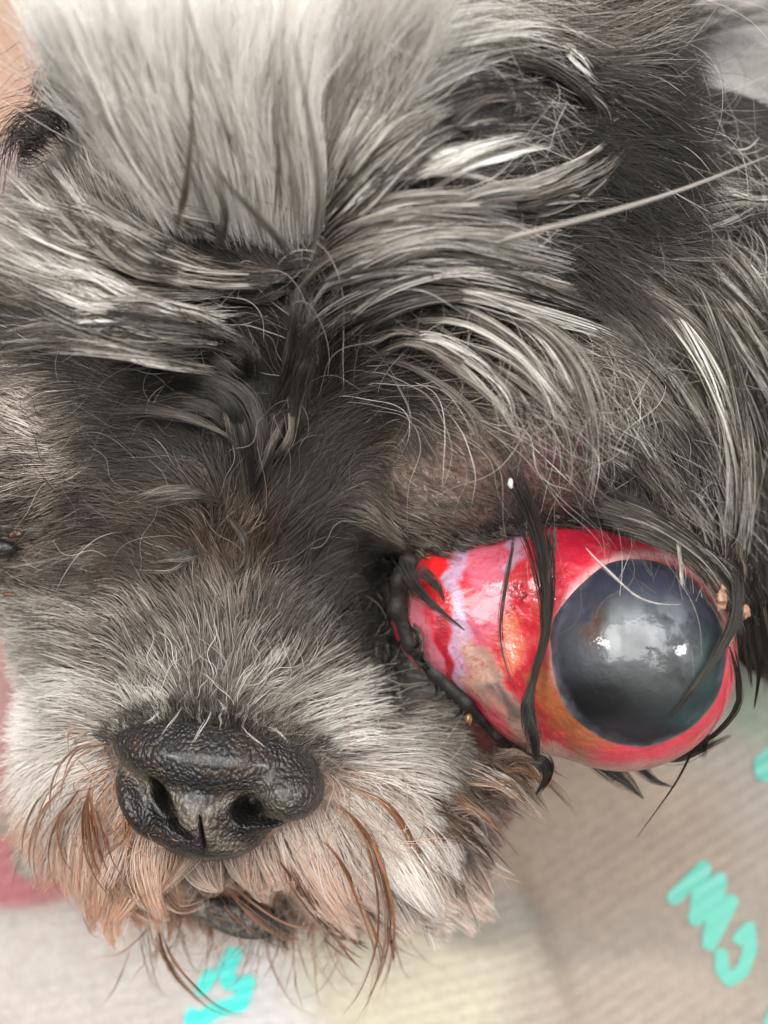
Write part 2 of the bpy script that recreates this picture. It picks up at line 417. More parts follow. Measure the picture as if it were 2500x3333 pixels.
cpx, cpy = to_px(cv); crr = rr.ravel()
def cornea_tint(px, py, r, p):
    n = fbm(p*3+50, 4); n2 = fbm(p*np.array([5., 2.2, 3.])+80, 4); n3 = fbm(p*9+23, 3)
    c = np.zeros((len(px), 3)); c[:] = (.013, .0135, .016)
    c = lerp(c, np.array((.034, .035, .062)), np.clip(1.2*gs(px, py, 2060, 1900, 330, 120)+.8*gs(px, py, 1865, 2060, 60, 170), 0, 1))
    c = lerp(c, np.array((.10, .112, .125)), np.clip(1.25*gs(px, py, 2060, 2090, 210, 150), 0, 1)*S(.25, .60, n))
    c = lerp(c, np.array((.24, .26, .27)), np.clip(1.3*gs(px, py, 2020, 2060, 130, 80), 0, 1)*S(.42, .66, n2))  # here and next line: clouding plus soft room reflections, painted as grey
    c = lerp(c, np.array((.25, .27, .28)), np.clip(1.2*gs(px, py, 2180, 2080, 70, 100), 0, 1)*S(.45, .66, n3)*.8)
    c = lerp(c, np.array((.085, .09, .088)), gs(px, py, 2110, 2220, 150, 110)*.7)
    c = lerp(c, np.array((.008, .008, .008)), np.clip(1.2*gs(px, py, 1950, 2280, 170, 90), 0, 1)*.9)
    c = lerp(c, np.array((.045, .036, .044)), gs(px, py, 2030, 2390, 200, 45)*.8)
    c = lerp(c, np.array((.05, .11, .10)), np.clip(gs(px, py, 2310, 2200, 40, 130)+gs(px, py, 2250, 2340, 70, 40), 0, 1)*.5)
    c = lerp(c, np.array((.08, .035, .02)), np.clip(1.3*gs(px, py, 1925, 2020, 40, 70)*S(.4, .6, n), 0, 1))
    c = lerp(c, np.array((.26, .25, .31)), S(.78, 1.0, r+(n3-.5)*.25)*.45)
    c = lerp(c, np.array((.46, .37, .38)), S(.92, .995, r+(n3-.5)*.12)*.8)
    return c*.66
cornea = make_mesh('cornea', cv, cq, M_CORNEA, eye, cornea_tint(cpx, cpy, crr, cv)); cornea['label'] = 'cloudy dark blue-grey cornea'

# beads of tear film
M_TEAR, nt0, b0 = newmat('tear_film'); b0.inputs['Base Color'].default_value = (1, 1, 1, 1); b0.inputs['Roughness'].default_value = .04
b0.inputs['Transmission Weight'].default_value = 1; b0.inputs['IOR'].default_value = 1.34
def eye_z(px, py):
    z = 7.6
    while z > 4 and EG(P(px, py, z)[None])[0] > .0: z -= .01
    return z
dr = []
dr += [(rng.uniform(1660, 1740), rng.uniform(1895, 1940), rng.uniform(.02, .04)) for k_ in range(7)]
dr += [(rng.uniform(1650, 1770), rng.uniform(1950, 2050), rng.uniform(.018, .045)) for k_ in range(7)]
dr += [(1805, 1880, .04), (1800, 1930, .03), (1290, 2080, .05), (1300, 2120, .04), (1335, 2010, .03)]
for k_, (x, y, r_) in enumerate(dr):
    cc_ = P(x, y, eye_z(x, y)+(.05 if 1822 < x else 0)); g = Grid(cc_-r_*1.7, cc_+r_*1.7, r_/5, lambda p: ell(p, cc_, r_*np.array([1, .8+.5*(k_ % 3)*.4, .62]))+.1*r_*(fbm(p/r_+k_, 2)-.5))
    v_, f_ = g.mesh(); make_mesh('tear_droplet', v_, f_, M_TEAR, eye)

# wet black rim of the lower lid round the swollen tissue
LID = [(1335, 1830, 5.55), (1300, 1890, 5.5), (1290, 1980, 5.4), (1335, 2095, 5.3), (1420, 2195, 5.25), (1520, 2290, 5.2), (1620, 2395, 5.0), (1700, 2470, 4.8)]
lp = np.array([P(*q_) for q_ in LID])
def lid_sdf(p):
    d = np.full(p.shape[:-1], 9.0)
    for k_, (a_, b_) in enumerate(zip(lp[:-1], lp[1:])):
        ab = b_-a_; t_ = np.clip(((p-a_)@ab)/(ab@ab), 0, 1); d = smin(d, np.linalg.norm(p-a_-t_[..., None]*ab, axis=-1)-(.105-.008*k_), .08)
    return d+.09*(fbm(p*2.5, 3)-.5)
g = Grid(lp.min(0)-.35, lp.max(0)+.35, .03, lid_sdf); v_, f_ = g.mesh(); t_ = np.zeros((len(v_), 3)); t_[:] = (.012, .010, .009)
M_LID = skin_mat('lid_skin', .6, 0, 350, .0004, 'noise', 0, .3, .3)
lid = make_mesh('lower_eyelid', v_, f_, M_LID, dog, t_); lid['label'] = 'dark lower eyelid rim'

# the other eye, at the picture's edge
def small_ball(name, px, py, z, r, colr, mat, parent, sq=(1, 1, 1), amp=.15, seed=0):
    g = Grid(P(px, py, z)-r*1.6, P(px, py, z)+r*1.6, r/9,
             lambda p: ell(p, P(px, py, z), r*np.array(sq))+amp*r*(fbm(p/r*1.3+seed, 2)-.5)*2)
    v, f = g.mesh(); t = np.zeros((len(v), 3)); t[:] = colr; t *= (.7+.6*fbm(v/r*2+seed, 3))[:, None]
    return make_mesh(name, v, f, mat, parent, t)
small_ball('closed_eye', 4, 1785, 4.95, .20, (.012, .010, .009), M_SKIN, dog, (1, .6, .8), .2, 4)
small_ball('tear_crust_and_glint', 50, 1740, 5.25, .07, (.06, .025, .012), M_SKIN, dog, (1.3, .7, .7), .4, 9)
small_ball('tear_crust_and_glint', 30, 1935, 4.9, .05, (.08, .035, .015), M_SKIN, dog, (1.3, .6, .6), .4, 12)
for k, (x, y, r) in enumerate([(2342, 1950, .10), (2422, 1988, .085), (2352, 1925, .05), (2378, 2095, .05)]):
    small_ball('tear_crust_and_glint', x, y, 6.15, r, (.27, .15, .095), M_SKIN, dog, (.6, 1.0, .5), .6, 20+k)
small_ball('tear_crust_and_glint', 1662, 1572, 6.40, .042, (.45, .45, .44), M_EYE, dog, (.7, 1.4, .6), .3, 41)  # pale bead added as the bright glint on the wet lock
small_ball('tear_crust_and_glint', 1525, 2340, 5.5, .05, (.14, .07, .02), M_EYE, dog, (.8, 1.2, .8), .3, 33)

# --- nose
def nose_sdf(p):
    d = ell(p, P(690, 2445, 5.35), (1.10, .47, .86), -7)
    d = smin(d, ell(p, P(690, 2590, 5.25), (.98, .42, .74), -6), .2)
    d = smin(d, ell(p, P(670, 2690, 5.2), (.66, .33, .70), -8), .2)
    d = smin(d, ell(p, P(935, 2555, 5.45), (.42, .37, .68), -20), .14)
    d = smin(d, ell(p, P(462, 2600, 5.3), (.19, .46, .66), 26), .10)
    d = smin(d, ell(p, P(655, 2630, 5.5), (.30, .46, .62), 22), .15)
    d = smax(d, -ell(p, P(795, 2662, 6.15), (.185, .175, .95), -15), .07)
    d = smax(d, -ell(p, P(872, 2695, 5.95), (.17, .055, .6), -12), .05)
    d = smax(d, -ell(p, P(522, 2615, 6.05), (.09, .29, .75), 32), .06)
    d = smax(d, -ell(p, P(585, 2705, 5.95), (.17, .06, .5), -25), .05)
    d = smax(d, -ell(p, P(658, 2725, 6.05), (.022, .26, .30), 6), .04)
    return d
NG = Grid(P(700, 2520, 5.3)-np.array([1.5, 1.25, 1.15]), P(700, 2520, 5.3)+np.array([1.5, 1.0, 1.15]), .021, nose_sdf)
def nose_tint(px, py, p):
    n = fbm(p*4, 3); c = np.zeros((len(px), 3)); c[:] = (.022, .020, .020)
    c = lerp(c, np.array((.036, .024, .017)), S(.45, .65, n)*.8)
    ol = np.array((.135, .115, .085)); ol2 = np.array((.075, .065, .05))
    d = seg_dist(px, py, [(400, 2495), (480, 2540), (560, 2600), (610, 2690)]); c = lerp(c, ol, np.exp(-(d/20)**2)*.6*(.5+n))
    d = seg_dist(px, py, [(560, 2600), (630, 2650), (700, 2740), (790, 2770)]); c = lerp(c, ol, np.exp(-(d/30)**2)*.6*(.5+n))
    d = seg_dist(px, py, [(690, 2640), (740, 2600), (820, 2600)]); c = lerp(c, ol, np.exp(-(d/17)**2)*.6)
    c = lerp(c, ol2, gs(px, py, 910, 2610, 90, 70)*.75)
    d = seg_dist(px, py, [(655, 2690), (662, 2780)]); c = lerp(c, np.array((.012, .01, .01)), np.exp(-(d/9)**2)*.9)
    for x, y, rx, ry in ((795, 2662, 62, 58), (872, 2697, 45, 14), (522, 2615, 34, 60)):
        c = lerp(c, np.array((.006, .005, .005)), np.clip(1.6*gs(px, py, x, y, rx, ry)*(p[:, 2] < 5.85), 0, 1))  # shade of the nostril depth painted into the nose colour
    return c
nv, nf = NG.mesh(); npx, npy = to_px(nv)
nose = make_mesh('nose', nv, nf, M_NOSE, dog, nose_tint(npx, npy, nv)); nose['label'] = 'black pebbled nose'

# ------------------------------------------------------------------ fur fields, from guides in the dog's own layout
# px, py, dx, dy, length, lift, brightness, rust
GD = np.array([
 (650,2270,0,-1,.32,.35,.34,0),(500,2255,-.6,-.8,.42,.3,.46,0),(850,2270,.6,-.7,.42,.3,.46,0),(300,2300,-1,-.2,.7,.25,.62,0),
 (150,2350,-1,.15,.6,.25,.88,0),(60,2250,-1,.05,.45,.25,.8,.05),(1050,2330,1,-.25,.7,.25,.62,0),(1250,2420,1,.1,.8,.25,.5,0),(250,2480,-.85,.55,.8,.25,.85,.05),
 (150,2600,-.6,.8,.8,.25,.85,.5),(350,2750,-.25,1,.95,.25,.78,.8),(500,2850,-.1,1,.8,.25,.7,.8),(660,2830,0,1,.35,.25,.5,.25),(780,2960,.2,1,.25,.2,.15,0),
 (420,2640,-.5,.9,.8,.25,.85,.45),(850,2830,.2,1,.5,.25,.66,.35),(1000,2750,.4,.9,1.0,.25,.80,.42),(1200,2650,.6,.8,1.1,.25,.84,.10),(1350,2800,.5,.85,.9,.25,.70,.25),
 (1450,2550,.9,.45,.6,.2,.42,0),(1550,2650,.9,.45,.45,.2,.36,.1),(1600,2450,1,.3,.5,.15,.22,0),(1200,2300,.9,-.1,.6,.2,.28,0),(1180,2200,.9,-.2,.5,.2,.12,0),
 (700,2080,0,-1,.45,.3,.36,0),(500,2060,-.5,-.8,.5,.3,.38,0),(250,2100,-.95,-.2,.6,.3,.45,0),(80,2050,-1,.1,.35,.3,.52,0),
 (950,2080,.5,-.8,.5,.3,.24,0),(1050,1950,.6,-.7,.45,.3,.10,0),(1150,2100,.9,-.3,.5,.25,.10,0),(1230,1900,.9,-.1,.35,.2,.02,0),(1250,2080,.9,-.1,.3,.2,.03,0),(1000,1800,.5,-.8,.5,.35,.06,0),(1130,1780,.6,-.6,.4,.3,.05,0),
 (750,1850,.1,-1,.7,.4,.25,.05),(500,1850,-.6,-.6,.7,.4,.22,.03),(250,1850,-.9,.1,.5,.3,.26,0),(100,1650,-1,.1,.35,.25,.32,0),
 (350,1600,-.8,-.2,.5,.35,.2,0),(150,1400,-1,-.1,.35,.25,.60,0),(80,1250,-1,-.15,.45,.25,.56,0),(250,1500,-1,0,.35,.25,.42,0),(400,1350,-.9,-.2,.7,.35,.24,0),
 (600,1450,-.7,-.5,.9,.4,.06,0),(800,1450,0,-1,.9,.4,.04,0),(850,1200,-.1,-1,.9,.4,.04,0),(600,1150,-.8,-.4,1.1,.35,.09,0),
 (300,1100,-1,-.25,1.2,.3,.22,0),(100,1000,-1,-.3,1.4,.3,.36,0),(1050,1550,.3,-.9,.7,.35,.13,0),(1150,1350,.5,-.7,.9,.35,.18,0),
 (1300,1200,.8,-.4,.9,.3,.28,0),(1500,1100,1,-.1,1.0,.25,.34,0),(1800,1120,.9,.4,1.0,.22,.36,0),(2030,1400,.5,.8,.9,.2,.28,0),
 (1200,1650,.8,.2,.32,.25,.34,0),(1400,1500,.8,.4,.16,.25,.30,0),(1600,1600,.6,.6,.13,.2,.25,0),(1800,1450,.5,.6,.15,.2,.25,0),(1950,1600,.5,.6,.2,.2,.12,0),
 (1300,1560,.8,.2,.16,.2,.32,0),(1500,1460,.8,.4,.12,.2,.3,0),(1700,1560,.6,.6,.1,.2,.25,0),(1550,1690,.7,.5,.12,.2,.22,0),(1450,1380,.8,.2,.2,.2,.3,0),(1900,1350,.5,.7,.2,.2,.25,0),(1750,1650,.6,.6,.1,.2,.15,0),(1350,1680,.8,.3,.16,.25,.32,0),(1600,1350,.8,.4,.2,.2,.3,0),(2150,1700,.4,.8,.5,.2,.12,0),
 (1100,950,.6,-.7,1.2,.35,.3,0),(1300,800,.85,-.4,1.4,.3,.36,0),(1600,800,1,0,1.4,.3,.16,0),(2000,900,.85,.4,1.4,.3,.28,0),
 (2250,1200,.4,.9,1.4,.3,.10,0),(2400,1600,0,1,1.2,.25,.05,0),(2450,1000,.4,.9,1.4,.3,.24,0),(2450,600,.7,.6,1.2,.3,.25,0),
 (1300,450,.6,-.7,1.4,.3,.40,0),(1600,400,.8,-.4,1.3,.3,.06,0),(1900,350,.9,0,1.3,.3,.05,0),(1900,600,1,-.2,1.2,.3,.08,0),
 (2200,350,.7,.3,.8,.3,.12,0),(2150,700,.8,.3,1.2,.3,.14,0),(1300,150,.7,-.6,1.6,.35,.62,0),(1700,100,.9,.1,1.5,.3,.35,0),(2100,100,.8,-.3,.8,.3,.2,0),
 (1100,600,.2,-1,1.4,.2,.5,0),(900,750,-.1,-1,1.0,.15,.8,0),(700,500,-.2,-1,1.1,.15,.85,0),(500,700,-.5,-.8,1.1,.15,.75,0),
 (300,450,-.5,-.8,1.0,.2,.6,0),(800,200,0,-1,1.1,.15,.85,0),(120,330,-.7,-.7,.8,.4,.03,0),(40,560,-.9,0,.7,.3,.06,0),(200,720,-.8,-.5,1.3,.4,.5,0),
 (400,900,-.9,-.4,1.5,.35,.5,0),(700,950,-.9,-.2,1.3,.3,.16,0),(920,920,-.6,-.4,.8,.3,.10,0),
], float)
GX, GY = np.meshgrid(np.arange(-700, 3300, 20.0), np.arange(-700, 4100, 20.0))
d2 = (GX[..., None]-GD[:, 0])**2+(GY[..., None]-GD[:, 1])**2
W = 1/(d2/100**2+.15)**2.2; W /= W.sum(-1, keepdims=True)
FIELD = W@GD[:, 2:]; del d2, W
nrm = np.hypot(FIELD[..., 0], FIELD[..., 1]); FIELD[..., 0] /= np.maximum(nrm, .15); FIELD[..., 1] /= np.maximum(nrm, .15)
def field(px, py):
    u = np.clip((px+700)/20, 0, GX.shape[1]-1.01); v = np.clip((py+700)/20, 0, GX.shape[0]-1.01)
    i, j = u.astype(int), v.astype(int); a, b = (u-i)[:, None], (v-j)[:, None]
    return (FIELD[j, i]*(1-a)+FIELD[j, i+1]*a)*(1-b)+(FIELD[j+1, i]*(1-a)+FIELD[j+1, i+1]*a)*b

# hair colour ramp: 0 black-brown, .25 dark grey brown, .5 grey, .75 silver, 1 white
RV = np.array([0, .2, .4, .6, .8, 1.0])
RC = np.array([(.007, .006, .005), (.042, .034, .027), (.165, .138, .112), (.42, .385, .34), (.69, .655, .605), (.89, .87, .83)])
RUST = np.array((.40, .18, .085)); RUSTD = np.array((.13, .047, .022)); TAN = np.array((.62, .345, .215))
def ramp(v):
    v = np.clip(v, 0, 1); return np.stack([np.interp(v, RV, RC[:, k]) for k in range(3)], -1)

EYE_OUT = [(1275, 1870), (1380, 1825), (1500, 1795), (1650, 1745), (1780, 1722), (1950, 1712), (2100, 1722), (2250, 1800), (2390, 1960), (2400, 2150),
           (2330, 2370), (2180, 2490), (1980, 2530), (1800, 2500), (1640, 2400), (1500, 2280), (1400, 2220), (1290, 2040)]
NOSE_OUT = [(345, 2395), (450, 2345), (600, 2325), (760, 2350), (960, 2400), (1060, 2460), (1075, 2560), (1000, 2620), (910, 2665), (860, 2740), (750, 2765),
            (610, 2755), (500, 2690), (420, 2590), (385, 2500)]

def collide(p, off, iters=2):
    for _ in range(iters):
        for G in (HG, EG, NG):
            inb = ((p > G.lo) & (p < G.lo+(np.array(G.n)-1)*G.h)).all(-1)
            if not inb.any(): continue
            k = np.where(inb)[0]; d = G(p[k]); o = off[k] if np.ndim(off) else off; m = d < o
            if m.any():
                kk = k[m]; p[kk] += HGrad(G, p[kk])*((off[kk] if np.ndim(off) else off)-d[m])[:, None]
    return p
def HGrad(G, p): return G.grad(p)

tri = np.concatenate([hf[:, [0, 1, 2]], hf[:, [0, 2, 3]]])
ar = np.cross(hv[tri[:, 1]]-hv[tri[:, 0]], hv[tri[:, 2]]-hv[tri[:, 0]]); area_ = np.linalg.norm(ar, axis=1)/2
cen = hv[tri].mean(1); cx, cy = to_px(cen)
ok = (cx > -450) & (cx < 2950) & (cy > -450) & (cy < 3500) & (cen[:, 2] > .8)
area_ = np.where(ok, area_, 0)
NH = 165000
ti = rng.choice(len(tri), int(NH*1.35), p=area_/area_.sum())
b1, b2 = rng.random(len(ti)), rng.random(len(ti)); fl = b1+b2 > 1; b1[fl] = 1-b1[fl]; b2[fl] = 1-b2[fl]
T = hv[tri[ti]]; root = T[:, 0]+(T[:, 1]-T[:, 0])*b1[:, None]+(T[:, 2]-T[:, 0])*b2[:, None]
rpx, rpy = to_px(root)
keep = ~poly_in(rpx, rpy, EYE_OUT) & ~poly_in(rpx, rpy, NOSE_OUT)
keep &= (EG(root) > .02) | (np.abs(rpx-1850) > 700)
keep &= ~poly_in(rpx, rpy, [(1260, 2000), (1300, 2060), (1480, 2250), (1650, 2410), (1620, 2470), (1440, 2370), (1290, 2250)])
keep &= ~(np.clip(gs(rpx, rpy, 1520, 1560, 260, 150)+gs(rpx, rpy, 1850, 1420, 200, 170), 0, 1)*.62 > rng.random(len(rpx)))
keep &= ~((gs(rpx, rpy, 2200, 1330, 90, 170) > rng.random(len(rpx))*1.4))      # bare patch behind the lid
root, rpx, rpy = root[keep], rpx[keep], rpy[keep]
n = len(root); F = field(rpx, rpy)
norm = HG.grad(root)
K = 9
length = F[:, 2]*(.55+.75*rng.random(n)); lift = F[:, 3]*(.4+.7*rng.random(n))*.75
flow_n = fbm(np.stack([rpx/150, rpy/150, 0*rpx], -1), 3)-.5
straight = np.clip(S(1950, 2250, rpy)*S(1600, 1300, rpx), 0, 1)
ang = rng.normal(0, .16, n)+flow_n*(1.5-1.0*straight)
pts = np.empty((n, K, 3)); pts[:, 0] = root-norm*.03; p = root.copy()
curl_a = rng.normal(0, .8, n)*(1-.5*straight)
dprev = None
for k in range(1, K):
    t = k/(K-1)
    qx, qy = to_px(p); f = field(qx, qy)
    a = ang+curl_a*(t-.3)*.5
    dx = f[:, 0]*np.cos(a)-f[:, 1]*np.sin(a); dy = f[:, 0]*np.sin(a)+f[:, 1]*np.cos(a)
    d = np.stack([dx, -dy, 0*dx], -1)
    nn = HG.grad(p); dot = (d*nn).sum(-1, keepdims=True); d -= nn*np.where(dot < 0, dot, dot*.35)
    d /= np.maximum(np.linalg.norm(d, axis=-1, keepdims=True), .3)
    d += nn*(lift*(1.15-1.15*t))[:, None]; d[:, 2] -= .10*t
    d /= np.linalg.norm(d, axis=-1, keepdims=True)
    if dprev is not None:
        d = d*.55+dprev*.45; d /= np.linalg.norm(d, axis=-1, keepdims=True)
    dprev = d
    p = p+d*(length/(K-1))[:, None]
    p = collide(p, .012+.10*t*lift, 1); pts[:, k] = p
# clumping
nc = n//16; ci = rng.choice(n, nc, replace=False); kd = kdtree.KDTree(nc)
for a, i in enumerate(ci): kd.insert(root[i], a)
kd.balance()
near = np.array([kd.find(r)[1] for r in root]); lead = ci[near]
tt = np.linspace(0, 1, K)
cl = np.clip(.45+.5*(fbm(np.stack([rpx/200, rpy/200, 4+0*rpx], -1), 2)-.5)*2, .05, .85)
wetness = np.clip(gs(rpx, rpy, 1560, 2600, 220, 260)+gs(rpx, rpy, 1300, 2050, 130, 300)+.5*gs(rpx, rpy, 400, 2900, 300, 130)+.5*gs(rpx, rpy, 1000, 2950, 400, 130), 0, 1)
cl = np.maximum(cl, wetness*.93)
wgt = (cl[:, None]*tt[None]**1.3)[..., None]
pts = pts*(1-wgt)+(pts[lead]*.92+.08*pts)*wgt
nc2 = n//75; ci2 = rng.choice(n, nc2, replace=False); kd2 = kdtree.KDTree(nc2)
for a, i in enumerate(ci2): kd2.insert(root[i], a)
kd2.balance()
lead2 = ci2[np.array([kd2.find(r)[1] for r in root])]
edge = np.clip(wetness+.75*S(2550, 2750, rpy)*(1-.35*S(1100, 1250, rpx))+.6*S(1300, 1450, rpx)*S(2350, 2500, rpy)+.45*S(1900, 2000, rpx)*S(900, 1100, rpy), 0, .9)
w2 = (edge[:, None]*tt[None]**1.4)[..., None]; pts = pts*(1-w2)+(pts[lead2]*.9+.1*pts)*w2
fr = rng.normal(0, 1, (n, K, 3)); fr[:, 1:-1] = (fr[:, :-2]+fr[:, 1:-1]+fr[:, 2:])/3
pts += fr*(.008*length[:, None, None])*tt[None, :, None]
# colour
loc = fbm(np.stack([rpx/70, rpy/70, 8+0*rpx], -1), 3)-.5
clv = rng.normal(0, .07, nc)[near]
v = F[:, 4]*(1+.12*straight)+(loc*.42+clv+rng.normal(0, .11, n))*np.clip(.22+1.9*F[:, 4], 0, 1)
white = rng.random(n) < .025; v = np.where(white, v+.22, v); dk = rng.random(n) < .10; v = np.where(dk, v-.22, v)
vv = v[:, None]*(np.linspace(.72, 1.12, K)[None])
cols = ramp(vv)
rustm = np.clip(F[:, 5]*2.0*(.25+rng.random(n))+loc*.3*(F[:, 5] > .08), 0, 1)[:, None]*np.linspace(.3, 1.1, K)[None]
rc = lerp(np.broadcast_to(TAN, (n, 3)), RUST, (rng.random(n) < .35)*1.0)
cols = lerp(cols, rc[:, None]*np.ones((1, K, 1)), np.clip(rustm, 0, .9))
brn = np.clip(gs(rpx, rpy, 200, 1450, 350, 350)+gs(rpx, rpy, 1300, 1500, 300, 300)+gs(rpx, rpy, 700, 1800, 300, 250), 0, 1)*.5
cols = cols*(1+brn[:, None, None]*np.array((.12, -.02, -.12)))
wet_hit = np.clip(gs(rpx, rpy, 1590, 2560, 110, 150)*1.2, 0, 1)*(rng.random(n) < .35)
cols = lerp(cols, np.array((.34, .06, .05)), np.broadcast_to((wet_hit*.7)[:, None], (n, K)))
short = length < .3
rad = (.0034+.0018*rng.random(n))[:, None]*(1-.75*tt[None]**2)*np.where(short, .8, 1)[:, None]
rad = rad*(1-.25*wetness)[:, None]
reg = np.where(rpy > 1980, 0, np.where((rpx > 1080) & (rpy > 1000), 1, np.where(rpy > 1000, 2, np.where(rpx > 1080, 3, 4))))
FUR = {}
for k, nm in enumerate(['muzzle_fur', 'brow_fur', 'face_fur', 'ear_fur', 'crown_fur']):
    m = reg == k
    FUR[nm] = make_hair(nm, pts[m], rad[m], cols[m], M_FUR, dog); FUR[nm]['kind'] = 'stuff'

# ------------------------------------------------------------------ hand-laid locks
def surf_z(px, py):                        # height of the head or eye under a pixel ray
    px = np.asarray(px, float); py = np.asarray(py, float); z = np.full(px.shape, 8.5); done = np.zeros(px.shape, bool)
    for _ in range(220):
        q = P(px, py, z); d = HG(q)
        inb = ((q > EG.lo) & (q < EG.lo+(np.array(EG.n)-1)*EG.h)).all(-1)
        d = np.where(inb, np.minimum(d, EG(q)), d)
        done |= (d < .01) | (z < .1)
        if done.all(): break
        z = np.where(done, z, z-np.maximum(d*.7, .012))
    return np.maximum(z, .1)
def catmull(pts, m):
    p = np.array(pts, float); p = np.vstack([2*p[0]-p[1], p, 2*p[-1]-p[-2]]); ns = len(p)-3
    u = np.linspace(0, ns-1e-6, m); i = u.astype(int); f = (u-i)[:, None]
    a, b, c, d = p[i], p[i+1], p[i+2], p[i+3]
    return .5*((2*b)+(-a+c)*f+(2*a-5*b+4*c-d)*f**2+(-a+3*b-3*c+d)*f**3)
def lock(parent, path, n, w0, w1, v, off=.25, vs=.10, rust=0, r=.0042, mat=None, name='hair_lock', z=None, fly=.10, wm=None, lenvar=.25, k=14, dz=.5, tight=False, silk=0.0):
    """path of (px, py); w0/w1 half widths in px at root and tip, wm in the middle; off = height above the coat (cm)"""
    c = catmull(path, k); t = np.linspace(0, 1, k)
    if z is None:
        zz = surf_z(c[:, 0], c[:, 1]); zz = np.convolve(np.pad(zz, 2, 'edge'), np.ones(5)/5, 'valid')
        of = np.interp(t, np.linspace(0, 1, np.size(off)), np.atleast_1d(off)); zz = zz+of*(S(0, .25, t) if np.size(off) == 1 else 1)
    else:
        zz = np.interp(t, np.linspace(0, 1, len(z)), z)
    tg = np.gradient(c, axis=0); tg /= np.linalg.norm(tg, axis=1, keepdims=True)+1e-9
    nr_ = np.stack([-tg[:, 1], tg[:, 0]], -1)
    wid = np.interp(t, [0, .5, 1], [w0, (w0+w1)/2 if wm is None else wm, w1])
    loose = 0.0 if tight else 1.0
    ns = max(2, n//9) if not tight else max(2, n//30)
    sub = rng.integers(0, ns, n)
    def smooth(m, a):                       # smooth random curves, zero mean
        b = rng.normal(0, a, (m, 4)); u = np.linspace(0, 3, k); i = np.minimum(u.astype(int), 2); f = u-i; f = f*f*(3-2*f)
        return b[:, i]*(1-f)+b[:, i+1]*f
    so = rng.uniform(-1, 1, ns)[:, None]+smooth(ns, (.38*loose+.08)*(1-.6*silk))     # lateral path of each wisp
    sz = smooth(ns, .5)
    s0 = rng.uniform(.0, .26, ns)*loose*(1-.3*silk); s1 = 1-rng.random(ns)*(lenvar+.22*loose)*(1-.7*silk)
    spread = np.interp(t, [0, .35, .8, 1], [.45, .34, .20, .10])[None]
    if tight: spread = np.interp(t, [0, .5, 1], [.6, .6, .3])[None]
    lat = so[sub]+rng.normal(0, 1, (n, 1))*spread+smooth(n, .07)
    fl = (rng.random(n) < fly+.10*loose)[:, None]*rng.normal(0, 1.5, (n, 1))*t[None]**1.5
    L = (lat+fl)*wid[None]
    if tight: st = rng.random(n)*.28; en = 1-rng.random(n)**2*(.22+lenvar)
    a0 = (s0[sub]+np.abs(rng.normal(0, .07, n)))[:, None]; a1 = (s1[sub]-rng.random(n)*.14)[:, None]
    if tight: a0, a1 = st[:, None], en[:, None]
    tq = np.clip(a0+(a1-a0)*t[None], 0, 1)
    u = tq*(k-1); i0 = np.minimum(u.astype(int), k-2); f = u-i0
    ix = lambda arr: arr[i0]*(1-f)+arr[i0+1]*f
    X = ix(c[:, 0])+L*ix(nr_[:, 0]); Y = ix(c[:, 1])+L*ix(nr_[:, 1])
    Z = ix(zz)+(sz[sub]*.8+rng.normal(0, .3, (n, 1))+fl*.5)*(wid[None]/PXCM)*dz
    q = P(X, Y, Z)
    qq = q.reshape(-1, 3)
    if z is None: qq[:] = collide(qq, .01, 1)
    q = qq.reshape(n, k, 3)
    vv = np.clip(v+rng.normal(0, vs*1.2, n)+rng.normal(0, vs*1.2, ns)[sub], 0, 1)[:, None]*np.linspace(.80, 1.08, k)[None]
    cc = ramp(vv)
    if rust:
        rcol = lerp(np.broadcast_to(RUST, (n, 3)), RUSTD, np.clip(rng.random(ns)[sub]+rng.normal(0, .2, n), 0, 1)); cc = lerp(cc, rcol[:, None]*np.ones((1, k, 1)), np.clip(rust*(.5+rng.random(n))[:, None]*np.ones(k), 0, 1))
    rr_ = (r*(.7+.5*rng.random(n)))[:, None]*(1-.85*t[None]**2.5)*np.interp(t, [0, .2], [.25, 1])[None]
    return make_hair(name, q, rr_, cc, mat or M_FUR, parent)

def mlock(par, pth, n_, ww, v, m=3, off=None, z=None, vs=.12, silk=.5, fly=.12, jit=1.0, vj=.13):
    P0 = np.array(pth, float); d = P0[-1]-P0[0]; d /= np.linalg.norm(d); nn = np.array([-d[1], d[0]])
    for q_ in range(m):
        a, b, c_ = rng.normal(0, ww*.8*jit, 3); u = np.linspace(0, 1, len(P0))
        sh = a*(1-u)+b*u+c_*np.sin(u*math.pi)
        Q = P0+nn*sh[:, None]+d*(rng.normal(0, ww*1.2))
        kw = dict(off=list(np.array(off)+rng.normal(0, .06))) if z is None else dict(z=[zz+rng.normal(0, .1) for zz in z])
        lock(par, [tuple(r_) for r_ in Q], max(12, int(n_*1.25/m)), ww*.45, ww*rng.uniform(.35, .75), np.clip(v+rng.normal(0, vj), .04, .74), vs=vs, silk=silk, fly=fly, lenvar=.16, **kw)

TK = FUR['crown_fur']; BR = FUR['brow_fur']; EA = FUR['ear_fur']; FA = FUR['face_fur']; MZ = FUR['muzzle_fur']
